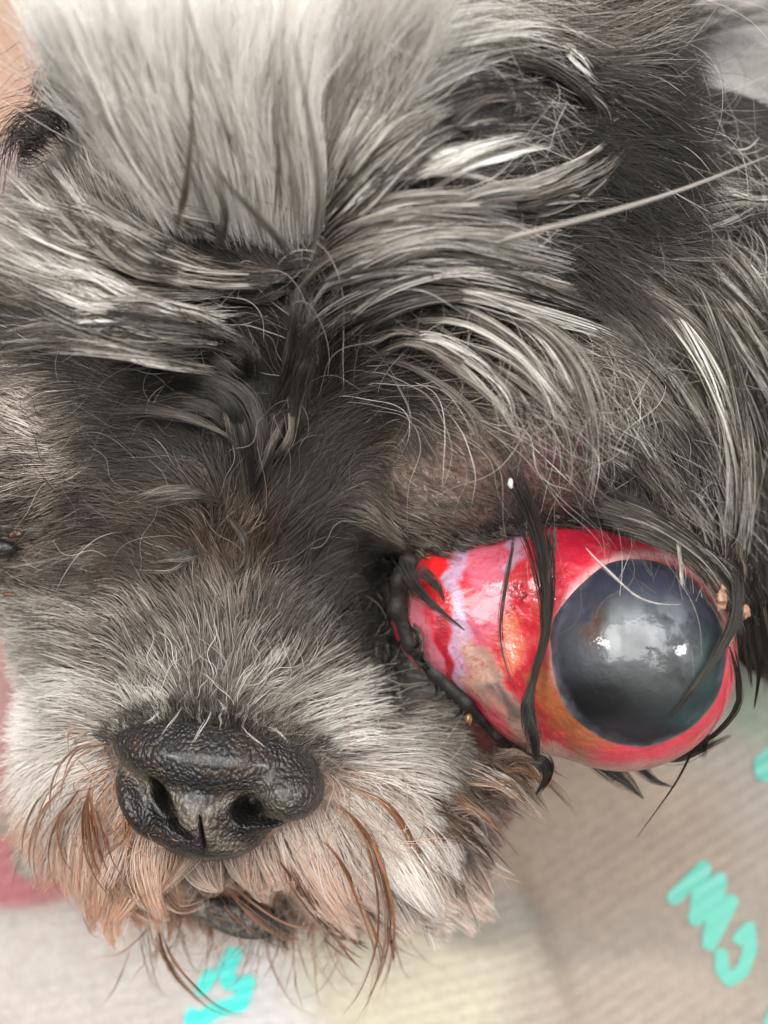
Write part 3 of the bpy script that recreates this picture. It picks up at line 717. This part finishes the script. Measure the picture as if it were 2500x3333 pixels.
# topknot fan, rising towards the camera
nt_ = 34
for i in range(nt_):
    u = i/(nt_-1)*1.28; bx = 540+470*min(u, 1)**.8+30*max(0, u-1); by = 800+80*min(u, 1)-150*abs(rng.normal(0, .4))*max(0, 1-u); tx = 40+1120*u**1.05; ty = -200
    zo = rng.uniform(-.35, .25)-1.0*max(0, u-.85)
    pth = [(bx+20, by), (bx*.78+tx*.22+rng.normal(0, 14), by*.66), (bx*.5+tx*.5+rng.normal(0, 24)-25*math.sin(u*3), by*.36), (bx*.24+tx*.76+rng.normal(0, 24), 60), (tx+rng.normal(0, 40), ty)]
    lock(TK, pth, 230, 36, 66, (1.0 if u < .98 else .72)+.05*math.sin(i*2.1), vs=.06, silk=.9, z=[6.5+zo*.4, 7.15+zo, 7.7+zo, 8.2+zo, 8.6+zo], lenvar=.3, fly=.10, r=.0042, dz=1.0)
    lock(TK, [(x_+rng.normal(0, 25), y_+rng.normal(0, 25)) for x_, y_ in pth], 110, 50, 90, .97 if u < .98 else .55, vs=.12, silk=.5, z=[6.3+zo*.4, 6.8+zo, 7.3+zo, 7.8+zo, 8.1+zo], fly=.10, r=.0040)
for j in range(26):
    u = rng.random(); bx, by = 560+430*u, 830+rng.normal(0, 30); tx = 60+980*u+rng.normal(0, 130)
    lock(TK, [(bx, by), (bx*.6+tx*.4, 520+rng.normal(0, 30)), (bx*.3+tx*.7, 240), (tx, -120)], int(rng.integers(4, 12)), 5, 5, rng.uniform(.42, .8), z=[6.9, 7.7, 8.3, 8.9], silk=.8, vs=.08, lenvar=.3, r=.0038)
for pth, v, n_ in [([(985, 890), (900, 770), (760, 620), (640, 470)], .42, 22), ([(475, 690), (430, 480), (370, 250), (320, -60)], .62, 12),
                   ([(800, 560), (730, 400), (650, 150), (590, -60)], .58, 14), ([(985, 830), (960, 600), (900, 350), (860, 0)], .62, 12),
                   ([(560, 780), (600, 600), (620, 400), (600, 200)], .55, 30), ([(700, 840), (730, 700), (700, 560)], .4, 30),
                   ([(1010, 850), (1040, 640), (1010, 420), (950, 100)], .55, 60)]:
    lock(TK, pth, n_, 10, 8, v, z=[7.1, 7.9, 8.5, 9.2], vs=.06, fly=.02, tight=True)
lock(TK, [(560, 800), (350, 420), (220, 180), (60, -60)], 160, 22, 24, .97, silk=1, z=[7.0, 7.6, 8.2, 8.8], vs=.05, fly=.05)
# dark roots under the fan
lock(TK, [(1010, 890), (850, 895), (650, 860), (480, 790)], 160, 14, 26, .22, off=.35)
lock(TK, [(1010, 910), (820, 950), (600, 900), (420, 830)], 160, 22, 30, .12, off=.25)
# left sweeps
for pth, v, n_, ww in [([(760, 870), (520, 800), (330, 680), (120, 520)], .55, 170, 42), ([(700, 900), (430, 820), (220, 700), (60, 600)], .62, 170, 40),
                       ([(850, 940), (520, 880), (250, 760), (-60, 640)], .60, 220, 44), ([(820, 990), (480, 950), (220, 840), (-80, 700)], .78, 220, 38),
                       ([(700, 1020), (400, 980), (180, 900), (-80, 800)], .72, 200, 36), ([(680, 1080), (380, 1030), (150, 960), (-80, 900)], .34, 180, 40),
                       ([(760, 1120), (520, 1060), (300, 1030), (60, 1020)], .20, 160, 40), ([(560, 900), (300, 840), (120, 760), (-60, 690)], .42, 130, 26),
                       ([(640, 1180), (420, 1140), (200, 1110), (-40, 1090)], .30, 150, 40)]:
    mlock(TK, pth, n_*1.1, ww*1.15, v*.85, 5, z=[6.35, 6.85, 6.95, 6.8], vs=.15, silk=.2)
# left ear behind, black
for j in range(9):
    x0, y0 = 350-25*j+rng.normal(0, 20), 400+14*j; lock(TK, [(x0, y0), (x0-70, y0-110+8*j), (x0-110, y0-190+20*j), (x0-150+rng.normal(0, 20), y0-170+40*j)], 80, 30, 60, .06, z=[5.4, 5.6, 5.6, 5.3], vs=.08, fly=.3, silk=.8)
# dark swirl between the eyes
for pth, v, n_, ww in [([(820, 1700), (800, 1450), (740, 1250), (560, 1180), (380, 1230)], .12, 160, 34), ([(780, 1480), (730, 1330), (600, 1280), (420, 1330)], .10, 140, 34),
                       ([(760, 1560), (740, 1420), (640, 1360), (480, 1330), (360, 1340)], .26, 90, 16), ([(800, 1250), (760, 1150), (640, 1080)], .14, 140, 34),
                       ([(880, 1350), (930, 1200), (940, 1050), (960, 920)], .10, 160, 30), ([(930, 1500), (980, 1350), (1000, 1180), (1060, 1030)], .12, 160, 30),
                       ([(740, 1640), (620, 1600), (480, 1620), (380, 1650)], .28, 90, 18), ([(720, 1660), (790, 1760), (790, 1850), (740, 1900)], .34, 60, 12),
                       ([(820, 1600), (880, 1480), (900, 1350)], .16, 90, 22), ([(680, 1800), (560, 1830), (430, 1850)], .26, 60, 24)]:
    mlock(FA, pth, n_, ww, v+.02, 3, off=[.05, .5, .6, .4], vs=.07, fly=.2, vj=.06)
# right arcs over the forehead and brow
for pth, v, n_, ww, of in [
    ([(1010, 900), (1130, 750), (1340, 670), (1600, 665), (1780, 720)], .66, 190, 26, .4), ([(1010, 960), (1130, 840), (1350, 760), (1620, 770), (1850, 840)], .52, 200, 30, .4),
    ([(1000, 1020), (1150, 880), (1400, 800), (1700, 830), (2000, 900)], .62, 220, 32, .45), ([(1010, 1090), (1180, 950), (1430, 870), (1750, 910), (2050, 1000)], .50, 220, 36, .45),
    ([(1030, 1130), (1200, 1010), (1430, 940), (1700, 960), (1950, 1060)], .26, 200, 34, .35), ([(1250, 960), (1500, 900), (1800, 960), (2060, 1060), (2250, 1230)], .40, 220, 40, .5),
    ([(1300, 1060), (1500, 990), (1740, 1050), (1890, 1200), (1950, 1430), (1915, 1680)], .50, 90, 22, .4),
    ([(1250, 1030), (1480, 1010), (1680, 1110), (1810, 1260), (1880, 1400)], .48, 90, 22, .35), ([(1400, 1080), (1600, 1110), (1760, 1230), (1830, 1400)], .46, 90, 20, .3),
    ([(1150, 1150), (1300, 1090), (1450, 1150), (1600, 1290)], .40, 90, 24, .3), 
    ([(1550, 900), (1950, 940), (2250, 1120), (2400, 1420), (2420, 1750), (2390, 1960)], .46, 240, 30, .55),
    ([(2150, 800), (2300, 960), (2390, 1200), (2440, 1500), (2430, 1750)], .44, 110, 18, .8), ([(1900, 880), (2150, 1000), (2330, 1250), (2420, 1550), (2400, 1880)], .48, 110, 20, .8),
    ([(1750, 1000), (2050, 1130), (2220, 1350), (2330, 1600), (2390, 1800)], .34, 160, 26, .4), ([(2000, 1350), (2120, 1500), (2260, 1660), (2380, 1780)], .42, 90, 16, .35),
    ([(1950, 1450), (2100, 1560), (2250, 1680), (2360, 1850)], .30, 80, 18, .25), ([(2100, 780), (2260, 830), (2400, 980), (2520, 1150)], .30, 160, 34, .4),
    ([(2250, 850), (2380, 1000), (2480, 1180), (2560, 1350)], .36, 140, 30, .4), ([(2380, 1050), (2440, 1300), (2480, 1550)], .2, 120, 30, .3),
    ([(1980, 640), (2200, 700), (2400, 690), (2560, 640)], .30, 150, 34, .4), ([(2100, 560), (2300, 600), (2500, 640)], .34, 120, 30, .4)]:
    par = BR if pth[-1][1] > 1050 else EA
    mlock(par, pth, n_, ww*1.1, v*.92, 5 if n_ > 60 else 1, vs=.15, silk=.5, off=[.06, of+.25, of+.3, of+.1])
for j in range(13):
    x0, y0 = rng.uniform(1180, 1560), rng.uniform(1000, 1160); x1, y1 = x0+rng.uniform(280, 480), y0+rng.uniform(260, 520)
    lock(BR, [(x0, y0), (x0*.65+x1*.35+40, y0*.85+y1*.15-10), (x0*.25+x1*.75+60, y0*.5+y1*.5), (x1+rng.normal(30, 40), y1)], int(rng.integers(10, 34)), 9, 7, rng.uniform(.28, .62), off=[.05, .45, .5, .3], silk=.6, vs=.1, fly=.2, lenvar=.15)
# upper right coat
for pth, v, n_, ww in [
    ([(1000, 820), (1100, 560), (1250, 330), (1480, 180), (1750, 120)], .66, 220, 34), ([(1030, 800), (1160, 580), (1340, 400), (1560, 290)], .52, 200, 34),
    ([(1060, 760), (1200, 640), (1400, 470), (1620, 400)], .38, 170, 34), ([(1050, 500), (1200, 300), (1420, 170), (1700, 100), (1880, 110)], .84, 150, 20),
    ([(1080, 330), (1250, 180), (1500, 80), (1800, 60)], .80, 190, 34), ([(1050, 200), (1180, 60), (1380, -40), (1600, -80)], .84, 170, 34),
    ([(1250, 640), (1380, 560), (1560, 490), (1800, 430)], .66, 110, 14), ([(1330, 680), (1500, 560), (1700, 500), (1830, 470)], .72, 60, 9),
    ([(1300, 700), (1560, 640), (1800, 610), (2000, 500)], .44, 150, 26), ([(1500, 680), (1750, 650), (1950, 560), (2080, 420)], .30, 150, 26),
    ([(1600, 690), (1820, 640), (1980, 640)], .62, 70, 10), ([(1780, -20), (1900, 80), (2000, 170), (2070, 270)], .48, 110, 16),
    ([(1800, 130), (1900, 190), (1990, 285)], .58, 90, 13), ([(2080, 200), (2200, 60), (2380, 10), (2560, 10)], .28, 190, 36), ([(2030, 120), (2180, 10), (2350, -40)], .4, 150, 34),
    ([(1960, 470), (2060, 360), (2200, 250), (2280, 200)], .36, 110, 16), ([(1930, 440), (2030, 380), (2150, 280)], .55, 50, 7), ([(1500, 250), (1750, 230), (1950, 330), (2010, 450)], .22, 180, 34),
    ([(1350, 440), (1600, 330), (1830, 350)], .16, 160, 34), ([(2150, 560), (2210, 460), (2180, 360)], .34, 40, 8), ([(2050, 650), (2170, 600), (2210, 500), (2180, 440)], .42, 40, 8)]:
    mlock(EA, pth, n_, ww*1.1, v*.92, 5 if n_ > 60 else 1, vs=.15, silk=.5, off=[.08, .7, .75, .55])
lock(EA, [(1380, 850), (1650, 780), (2000, 690), (2250, 610), (2650, 450)], 16, 6, 5, .60, z=[6.9, 7.1, 7.0, 6.7, 6.2], tight=True, lenvar=0, wm=5, vs=.08)
# stray fine hairs over the upper right
for j in range(46):
    x0, y0 = rng.uniform(1250, 2350), rng.uniform(80, 950); a = rng.uniform(-.9, .9)+(math.pi/2 if rng.random() < .3 else 0); L = rng.uniform(200, 480); b = rng.normal(0, .5)
    lock(EA, [(x0, y0), (x0+L*.5*math.cos(a), y0+L*.5*math.sin(a)), (x0+L*math.cos(a+b), y0+L*math.sin(a+b))], 2, 5, 8, .62, off=[.1, .6, .7], name='stray_hair', r=.004)
# loose single hairs that stand off the coat
def strays(parent, name, count, box, vmu, lmin, lmax, turn, mat=None, rust=0, lift=(.25, .7), r=.0030, spread=.45):
    k = 13; t = np.linspace(0, 1, k)
    x = rng.uniform(box[0], box[2], count); y = rng.uniform(box[1], box[3], count)
    a0_ = rng.normal(0, spread, count); L = rng.uniform(lmin, lmax, count); tn = rng.normal(0, turn, count); ph_ = rng.random(count)*6; am = rng.normal(0, .3, count)
    X = np.empty((count, k)); Y = np.empty((count, k)); X[:, 0] = x; Y[:, 0] = y
    for q_ in range(1, k):
        f = field(X[:, q_-1], Y[:, q_-1]); a = np.arctan2(f[:, 1], f[:, 0])+a0_+tn*t[q_]+am*np.sin(t[q_]*9+ph_)
        X[:, q_] = X[:, q_-1]+np.cos(a)*L/k; Y[:, q_] = Y[:, q_-1]+np.sin(a)*L/k
    z0 = surf_z(X[:, ::4].ravel(), Y[:, ::4].ravel()).reshape(count, -1); Z = np.stack([np.interp(t, t[::4], z0[i]) for i in range(count)])
    Z = np.maximum(Z, Z.max(1, keepdims=True)-1.2)
    Z += rng.uniform(*lift, count)[:, None]*np.sin(np.clip(t*1.6, 0, math.pi/2))[None]
    q = P(X, Y, Z); cc = ramp(np.clip(vmu+rng.normal(0, .16, count), 0, 1)[:, None]*np.linspace(.85, 1.05, k)[None])
    if rust:
        rcol = lerp(np.broadcast_to(RUST, (count, 3)), RUSTD, rng.random(count)**2); rcol = lerp(rcol, TAN, (rng.random(count) < .35)*1.0)
        cc = lerp(cc, rcol[:, None]*np.ones((1, k, 1)), np.full((count, k), rust))
    rr_ = (r*(.7+.7*rng.random(count)))[:, None]*(1-.8*t[None]**2)
    o = make_hair(name, q, rr_, cc, mat or M_FUR, parent); o['kind'] = 'stuff'; return o
strays(EA, 'stray_hair', 1000, (1000, -50, 2500, 1000), .52, 300, 900, .8, r=.0034)
strays(BR, 'stray_hair', 620, (1000, 900, 2300, 1350), .50, 250, 800, .6, r=.0034)
strays(BR, 'stray_hair', 260, (1950, 900, 2500, 1700), .42, 300, 700, .5, r=.0034)
strays(FA, 'stray_hair', 300, (50, 1100, 1100, 1950), .30, 140, 380, .7, spread=.5)
strays(TK, 'stray_hair', 160, (0, 550, 950, 1150), .62, 200, 500, .7)
strays(MZ, 'stray_hair', 170, (60, 2420, 520, 2820), .5, 180, 420, .9, rust=.9, lift=(.3, .7), r=.0042)
strays(MZ, 'stray_hair', 240, (420, 2800, 1300, 2950), .5, 140, 380, 1.6, rust=.9, lift=(.25, .6), r=.0042)
strays(MZ, 'stray_hair', 110, (1000, 2450, 1450, 2800), .7, 200, 420, .8, rust=.45, lift=(.3, .7), r=.0042)
strays(MZ, 'stray_hair', 150, (300, 2180, 1250, 2340), .62, 90, 260, .6, lift=(.1, .3))

# wet dark strands across the red eye
W_ = dict(mat=M_WET, name='wet_hair_lock', fly=.02, vs=.04, dz=.4, tight=True)
lock(BR, [(1640, 1430), (1690, 1570), (1745, 1700), (1775, 1830), (1785, 1980), (1770, 2110), (1735, 2220), (1735, 2370), (1755, 2480)], 150, 30, 9, .05, wm=7, z=[6.35, 6.4, 6.3, 6.25, 6.2, 6.2, 6.2, 6.2, 6.1], lenvar=.08, **W_)
lock(BR, [(1740, 2200), (1720, 2300), (1745, 2400), (1755, 2470)], 110, 9, 12, .10, z=[6.2, 6.25, 6.25, 6.2], lenvar=.1, wm=19, **W_)
lock(BR, [(1730, 2450), (1775, 2480), (1785, 2530), (1750, 2590)], 120, 16, 10, .08, z=[6.1, 6.1, 6.0, 5.9], lenvar=.1, **W_)
lock(BR, [(1670, 1720), (1660, 1800), (1630, 1960), (1625, 2080), (1655, 2200), (1690, 2290)], 16, 7, 4, .12, z=[6.2, 6.1, 6.05, 6.05, 6.1, 6.1], **W_)
lock(BR, [(1800, 1700), (1795, 1800), (1790, 1900)], 30, 10, 4, .2, z=[6.25, 6.25, 6.25], **W_)
lock(BR, [(1310, 1800), (1350, 1890), (1410, 1960), (1515, 2052)], 90, 18, 2, .07, wm=10, z=[5.6, 5.75, 5.95, 6.0], lenvar=.15, **W_)
lock(BR, [(1350, 1830), (1420, 1900), (1450, 1960)], 60, 16, 4, .08, z=[5.7, 5.85, 5.95], **W_)
lock(BR, [(1890, 1760), (1990, 1870), (2120, 1960), (2330, 1965)], 8, 5, 4, .6, z=[6.2, 6.5, 6.62, 6.3], mat=M_WET, name='wet_hair_lock')
lock(BR, [(2200, 1700), (2220, 1850), (2215, 1960)], 12, 8, 5, .45, z=[6.2, 6.4, 6.5], mat=M_WET, name='wet_hair_lock')
lock(BR, [(2400, 1850), (2400, 1990), (2350, 2110), (2260, 2240), (2180, 2340)], 100, 18, 3, .05, wm=8, z=[6.1, 6.2, 6.35, 6.45, 6.4], lenvar=.2, **W_)
lock(BR, [(2370, 2060), (2400, 2180), (2405, 2290), (2340, 2380), (2260, 2440), (2200, 2550), (2070, 2730)], 60, 10, 2, .07, z=[6.0, 5.9, 5.7, 5.4, 5.2, 5.0, 4.6], lenvar=.3, **W_)
lock(BR, [(2290, 2280), (2300, 2380), (2290, 2470)], 50, 9, 14, .07, z=[5.4, 5.2, 5.0], **W_)
lock(BR, [(2420, 1930), (2440, 2100), (2455, 2240)], 50, 12, 8, .06, z=[5.9, 5.7, 5.5], **W_)
lock(BR, [(2440, 2030), (2470, 2180), (2455, 2310)], 40, 9, 5, .06, z=[5.3, 5.1, 4.9], **W_)
lock(BR, [(1860, 2380), (1950, 2480), (2040, 2545), (2095, 2600)], 80, 22, 3, .05, z=[4.2, 4.3, 4.4, 4.4], wm=18, **W_)
lock(BR, [(2000, 2400), (2080, 2480), (2130, 2535), (2190, 2560)], 60, 20, 4, .06, z=[4.2, 4.3, 4.4, 4.4], **W_)
lock(BR, [(2080, 2430), (2200, 2460), (2290, 2430), (2380, 2390)], 50, 16, 6, .10, z=[4.8, 4.9, 5.0], **W_)
for j in range(16):
    o1, o2 = rng.normal(0, 26), rng.normal(0, 26)
    lock(BR, [(1930+o1*2, 1640+o2), (2120+o1, 1710+o2*.6), (2290+o1*.8, 1830+o2*.5), (2385+o1*.6, 1960+o2), (2400+o2, 2060+o1*2)], 44, 16, 14, .08+.28*rng.random()**2, z=[6.2, 6.25, 6.2, 6.0, 5.8], mat=M_WET if j % 2 else M_FUR, name='wet_hair_lock', lenvar=.4, silk=.4)
for j in range(10):
    x = rng.uniform(2370, 2480); y = rng.uniform(1750, 1950)
    lock(BR, [(x, y), (x+rng.normal(10, 25), y+150), (x+rng.normal(0, 50), y+330)], 40, 18, 8, .05+.1*rng.random(), z=[5.0, 4.9, 4.6], mat=M_WET, name='wet_hair_lock', lenvar=.4)
# lashes along the upper lid and the wet inner corner
for j in range(34):
    u = j/33; x = 1270+980*u; y = float(np.interp(x, [1270, 1500, 1750, 2000, 2250], [1835, 1780, 1708, 1690, 1775]))+rng.normal(0, 10)
    lock(BR, [(x-50, y-28), (x, y-4), (x+60, y+10+rng.normal(0, 9))], 34, 12, 6, .12+.1*rng.random(), off=[.02, .12, .10], mat=M_WET, name='eyelash', lenvar=.4, r=.0045, k=8)
for j in range(30):
    u = j/29; x = float(np.interp(u, [0, .3, .6, 1], [1330, 1290, 1340, 1600]))+rng.normal(0, 16); y = float(np.interp(u, [0, .3, .6, 1], [1820, 1960, 2100, 2380]))+rng.normal(0, 16); a = rng.uniform(.7, 2.4); L = rng.uniform(60, 150)
    lock(BR, [(x, y), (x+L*.5*math.cos(a), y+L*.5*math.sin(a)), (x+L*math.cos(a+.3), y+L*math.sin(a+.3))], 22, 9, 2, .04+.12*rng.random(), off=[.14, .24, .16], mat=M_WET, name='wet_hair_lock', k=8)
for j in range(22):
    x, y = rng.uniform(1180, 1275), rng.uniform(1850, 2220); a = rng.uniform(.9, 1.9)
    lock(BR, [(x, y), (x+60*math.cos(a), y+60*math.sin(a)), (x+150*math.cos(a+.2), y+150*math.sin(a+.2))], 26, 10, 3, .07, off=[.05, .2, .15], mat=M_WET, name='wet_hair_lock', k=8)
# spiky wet clumps on the cheek below the eye
for j in range(34):
    u = j/33; x = 1560-330*u+rng.normal(0, 25); y = 2430+430*u+rng.normal(0, 20); a = .35+.75*u+rng.normal(0, .12); L = rng.uniform(220, 400)
    zz = 5.0-1.0*u+rng.normal(0, .15)
    lock(MZ, [(x, y), (x+L*.5*math.cos(a), y+L*.5*math.sin(a)), (x+L*math.cos(a+.15), y+L*math.sin(a+.15))], 50, 22, 2, .16+.3*rng.random(), z=[zz+.5, zz+.35, zz-.05],
         wm=14, rust=.12 if j % 3 else .3, mat=M_WET, name='wet_hair_lock', k=9)
lock(MZ, [(1480, 2460), (1600, 2530), (1700, 2530), (1780, 2490)], 90, 20, 8, .28, z=[5.2, 5.0, 4.9, 5.0], mat=M_WET, name='wet_hair_lock')
# rusty beard and whiskers
R_ = dict(name='beard_lock')
for pth, v, n_, w0, w1, ru, z in [
    ([(305, 2530), (285, 2640), (300, 2790), (350, 2900), (430, 2980)], .14, 110, 8, 9, .75, [5.2, 5.1, 4.8, 4.5, 4.2]),
    ([(300, 2570), (330, 2700), (340, 2800), (400, 2920)], .4, 50, 10, 8, .8, [5.1, 5.0, 4.7, 4.4]),
    ([(420, 2650), (400, 2720), (320, 2790)], .4, 26, 8, 4, .8, [5.1, 5.0, 4.9]),
    ([(260, 2500), (150, 2600), (110, 2760), (160, 2920)], .55, 80, 10, 14, .7, [5.0, 4.8, 4.4, 4.0]),
    ([(280, 2560), (190, 2660), (170, 2800), (230, 2950)], .6, 90, 12, 16, .6, [5.0, 4.8, 4.4, 4.0]),
    ([(350, 2420), (250, 2460), (190, 2560), (180, 2700)], .6, 40, 6, 8, .6, [5.2, 5.1, 4.9, 4.6]),
    ([(300, 2370), (250, 2400), (240, 2470)], .62, 30, 5, 6, .5, [5.5, 5.5, 5.3]),
    ([(1060, 2590), (1180, 2680), (1250, 2850), (1270, 3030), (1230, 3200), (1170, 3300)], .4, 130, 9, 16, .85, [5.3, 5.3, 5.0, 4.4, 3.9, 3.6]),
    ([(1080, 2550), (1250, 2600), (1350, 2720), (1420, 2900), (1430, 3000)], .45, 40, 6, 5, .85, [5.3, 5.2, 4.9, 4.3, 4.0]),
    ([(1000, 2680), (1100, 2800), (1180, 2980), (1230, 3140), (1240, 3260)], .42, 60, 8, 9, .8, [5.1, 4.9, 4.4, 3.9, 3.6]),
    ([(520, 2960), (530, 3080), (590, 3190), (700, 3290), (850, 3320)], .25, 60, 14, 5, .6, [4.0, 3.6, 3.3, 3.1, 3.0]),
    ([(900, 2780), (980, 2900), (1060, 3020), (1090, 3080)], .22, 90, 16, 6, .5, [4.8, 4.3, 3.8, 3.5]),
    ([(1010, 2860), (1040, 2960), (1080, 3070)], .22, 70, 18, 5, .5, [4.5, 4.0, 3.6]),
    ([(1050, 3010), (1150, 3070), (1250, 3110)], .10, 120, 12, 14, .4, [3.8, 3.6, 3.5]),
    ([(700, 2860), (780, 2950), (900, 3030), (1060, 3060)], .35, 90, 16, 10, .6, [4.6, 4.1, 3.8, 3.6]),
    ([(470, 2830), (520, 2900), (600, 2960), (720, 2920)], .5, 80, 24, 10, .55, [4.7, 4.4, 4.1, 4.2]),
    ([(380, 2820), (420, 2900), (520, 2970), (560, 2960)], .5, 80, 24, 10, .6, [4.7, 4.4, 4.1, 4.1])]:
    for q2 in range(max(3, n_//18)):
        Q = np.array(pth, float); u_ = np.linspace(0, 1, len(Q))[:, None]; Q = Q+rng.normal(0, w0*1.1, 2)*(1-u_)+rng.normal(0, w1*2.2, 2)*u_+rng.normal(0, 10, 2)*np.sin(u_*math.pi)
        lock(MZ, [tuple(r_) for r_ in Q], int(rng.integers(5, 16)), 5, 3.5, v, z=[q_+.55+rng.normal(0, .1) for q_ in z], rust=min(1, ru*rng.uniform(.7, 1.3)), silk=.5, vs=.08, fly=.1, lenvar=.35, r=.0040, **R_)
for j in range(110):                          # thin curling beard hairs that hang past the chin
    x0, y0 = rng.uniform(430, 1300), rng.uniform(2880, 2990); zz = rng.uniform(3.4, 4.3); L = rng.uniform(120, 380); sd = rng.choice([-1, 1])*rng.uniform(20, 190)
    lock(MZ, [(x0, y0), (x0+sd*.1, y0+L*.45), (x0+sd*.6, y0+L*.85), (x0+sd*1.3, y0+L*rng.uniform(.8, 1.05))], int(rng.integers(1, 4)), 6, 6, .5+.2*rng.random(), z=[zz, zz-.3, zz-.6, zz-.8],
         rust=rng.uniform(.3, .9), name='beard_hair', r=.0042, lenvar=.2, fly=0)
for pth, v in [([(120, 2710), (60, 2800), (30, 2950)], .06), ([(250, 2930), (300, 3040), (400, 3070)], .3), ([(970, 3150), (960, 3220), (1000, 3340)], .1),
               ([(1560, 2780), (1650, 2840), (1780, 2880)], .7), ([(1500, 2850), (1600, 2950), (1640, 3010)], .8), ([(1450, 2900), (1520, 3000), (1620, 3100)], .75)]:
    lock(MZ, pth, 2, 3, 3, v, z=[4.2, 4.0, 3.8], name='beard_hair', r=.0042, fly=0)
for j in range(26):
    u = j/25; x = 370+690*u; y = float(np.interp(x, [345, 450, 600, 760, 960, 1070], [2400, 2350, 2325, 2350, 2400, 2470])); a = math.atan2(y-2600, x-700)
    ca, sa = math.cos(a), math.sin(a)
    lock(MZ, [(x-24*ca, y-24*sa), (x+25*ca, y+25*sa), (x+80*ca, y+80*sa)], 90, 24, 28, .22+.25*abs(u-.45), z=[5.98-.9*abs(u-.5), 6.08-1.1*abs(u-.5), 5.95-1.2*abs(u-.5)], name='nose_edge_tuft', r=.0024, k=7, vs=.12, silk=1.0)
# pale hairs lying over the top of the nose
for pth in [[(690, 2300), (650, 2370), (610, 2440)], [(600, 2300), (560, 2350), (520, 2410)], [(770, 2350), (830, 2400), (880, 2445)], [(840, 2360), (900, 2380), (940, 2420)], [(720, 2310), (715, 2370), (700, 2440)], [(560, 2290), (500, 2340), (440, 2370)], [(690, 2250), (740, 2300), (720, 2330)]]:
    lock(MZ, pth, 3, 6, 5, .72, z=[6.05, 6.3, 6.3], name='stray_hair', r=.0028, fly=0)
# the dark lower lip, with short grey hair
g = Grid(P(780, 2980, 3.3)-np.array([1.1, .7, .9]), P(780, 2980, 3.3)+np.array([1.1, .7, .9]), .04, lambda p: ell(p, P(785, 2985, 3.35), (.54, .21, .45), -14)+.04*(fbm(p*5, 3)-.5))
lv, lf = g.mesh(); t = np.zeros((len(lv), 3)); t[:] = (.09, .086, .08); t *= (.4+1.1*fbm(lv*6, 3))[:, None]
M_LIP = skin_mat('lip_skin', .7, 0, 900, .0005, 'noise', 0, .2, .3)
make_mesh('lower_lip', lv, lf, M_LIP, dog, t)
for j in range(9):
    x = 640+34*j; y = 2925+12*j
    lock(MZ, [(x, y-10), (x+20, y+40), (x+45, y+80+rng.normal(0, 12))], 50, 24, 22, .36+.14*rng.random(), z=[3.95, 3.9, 3.7], name='chin_tuft', r=.0026, k=7, silk=.6)
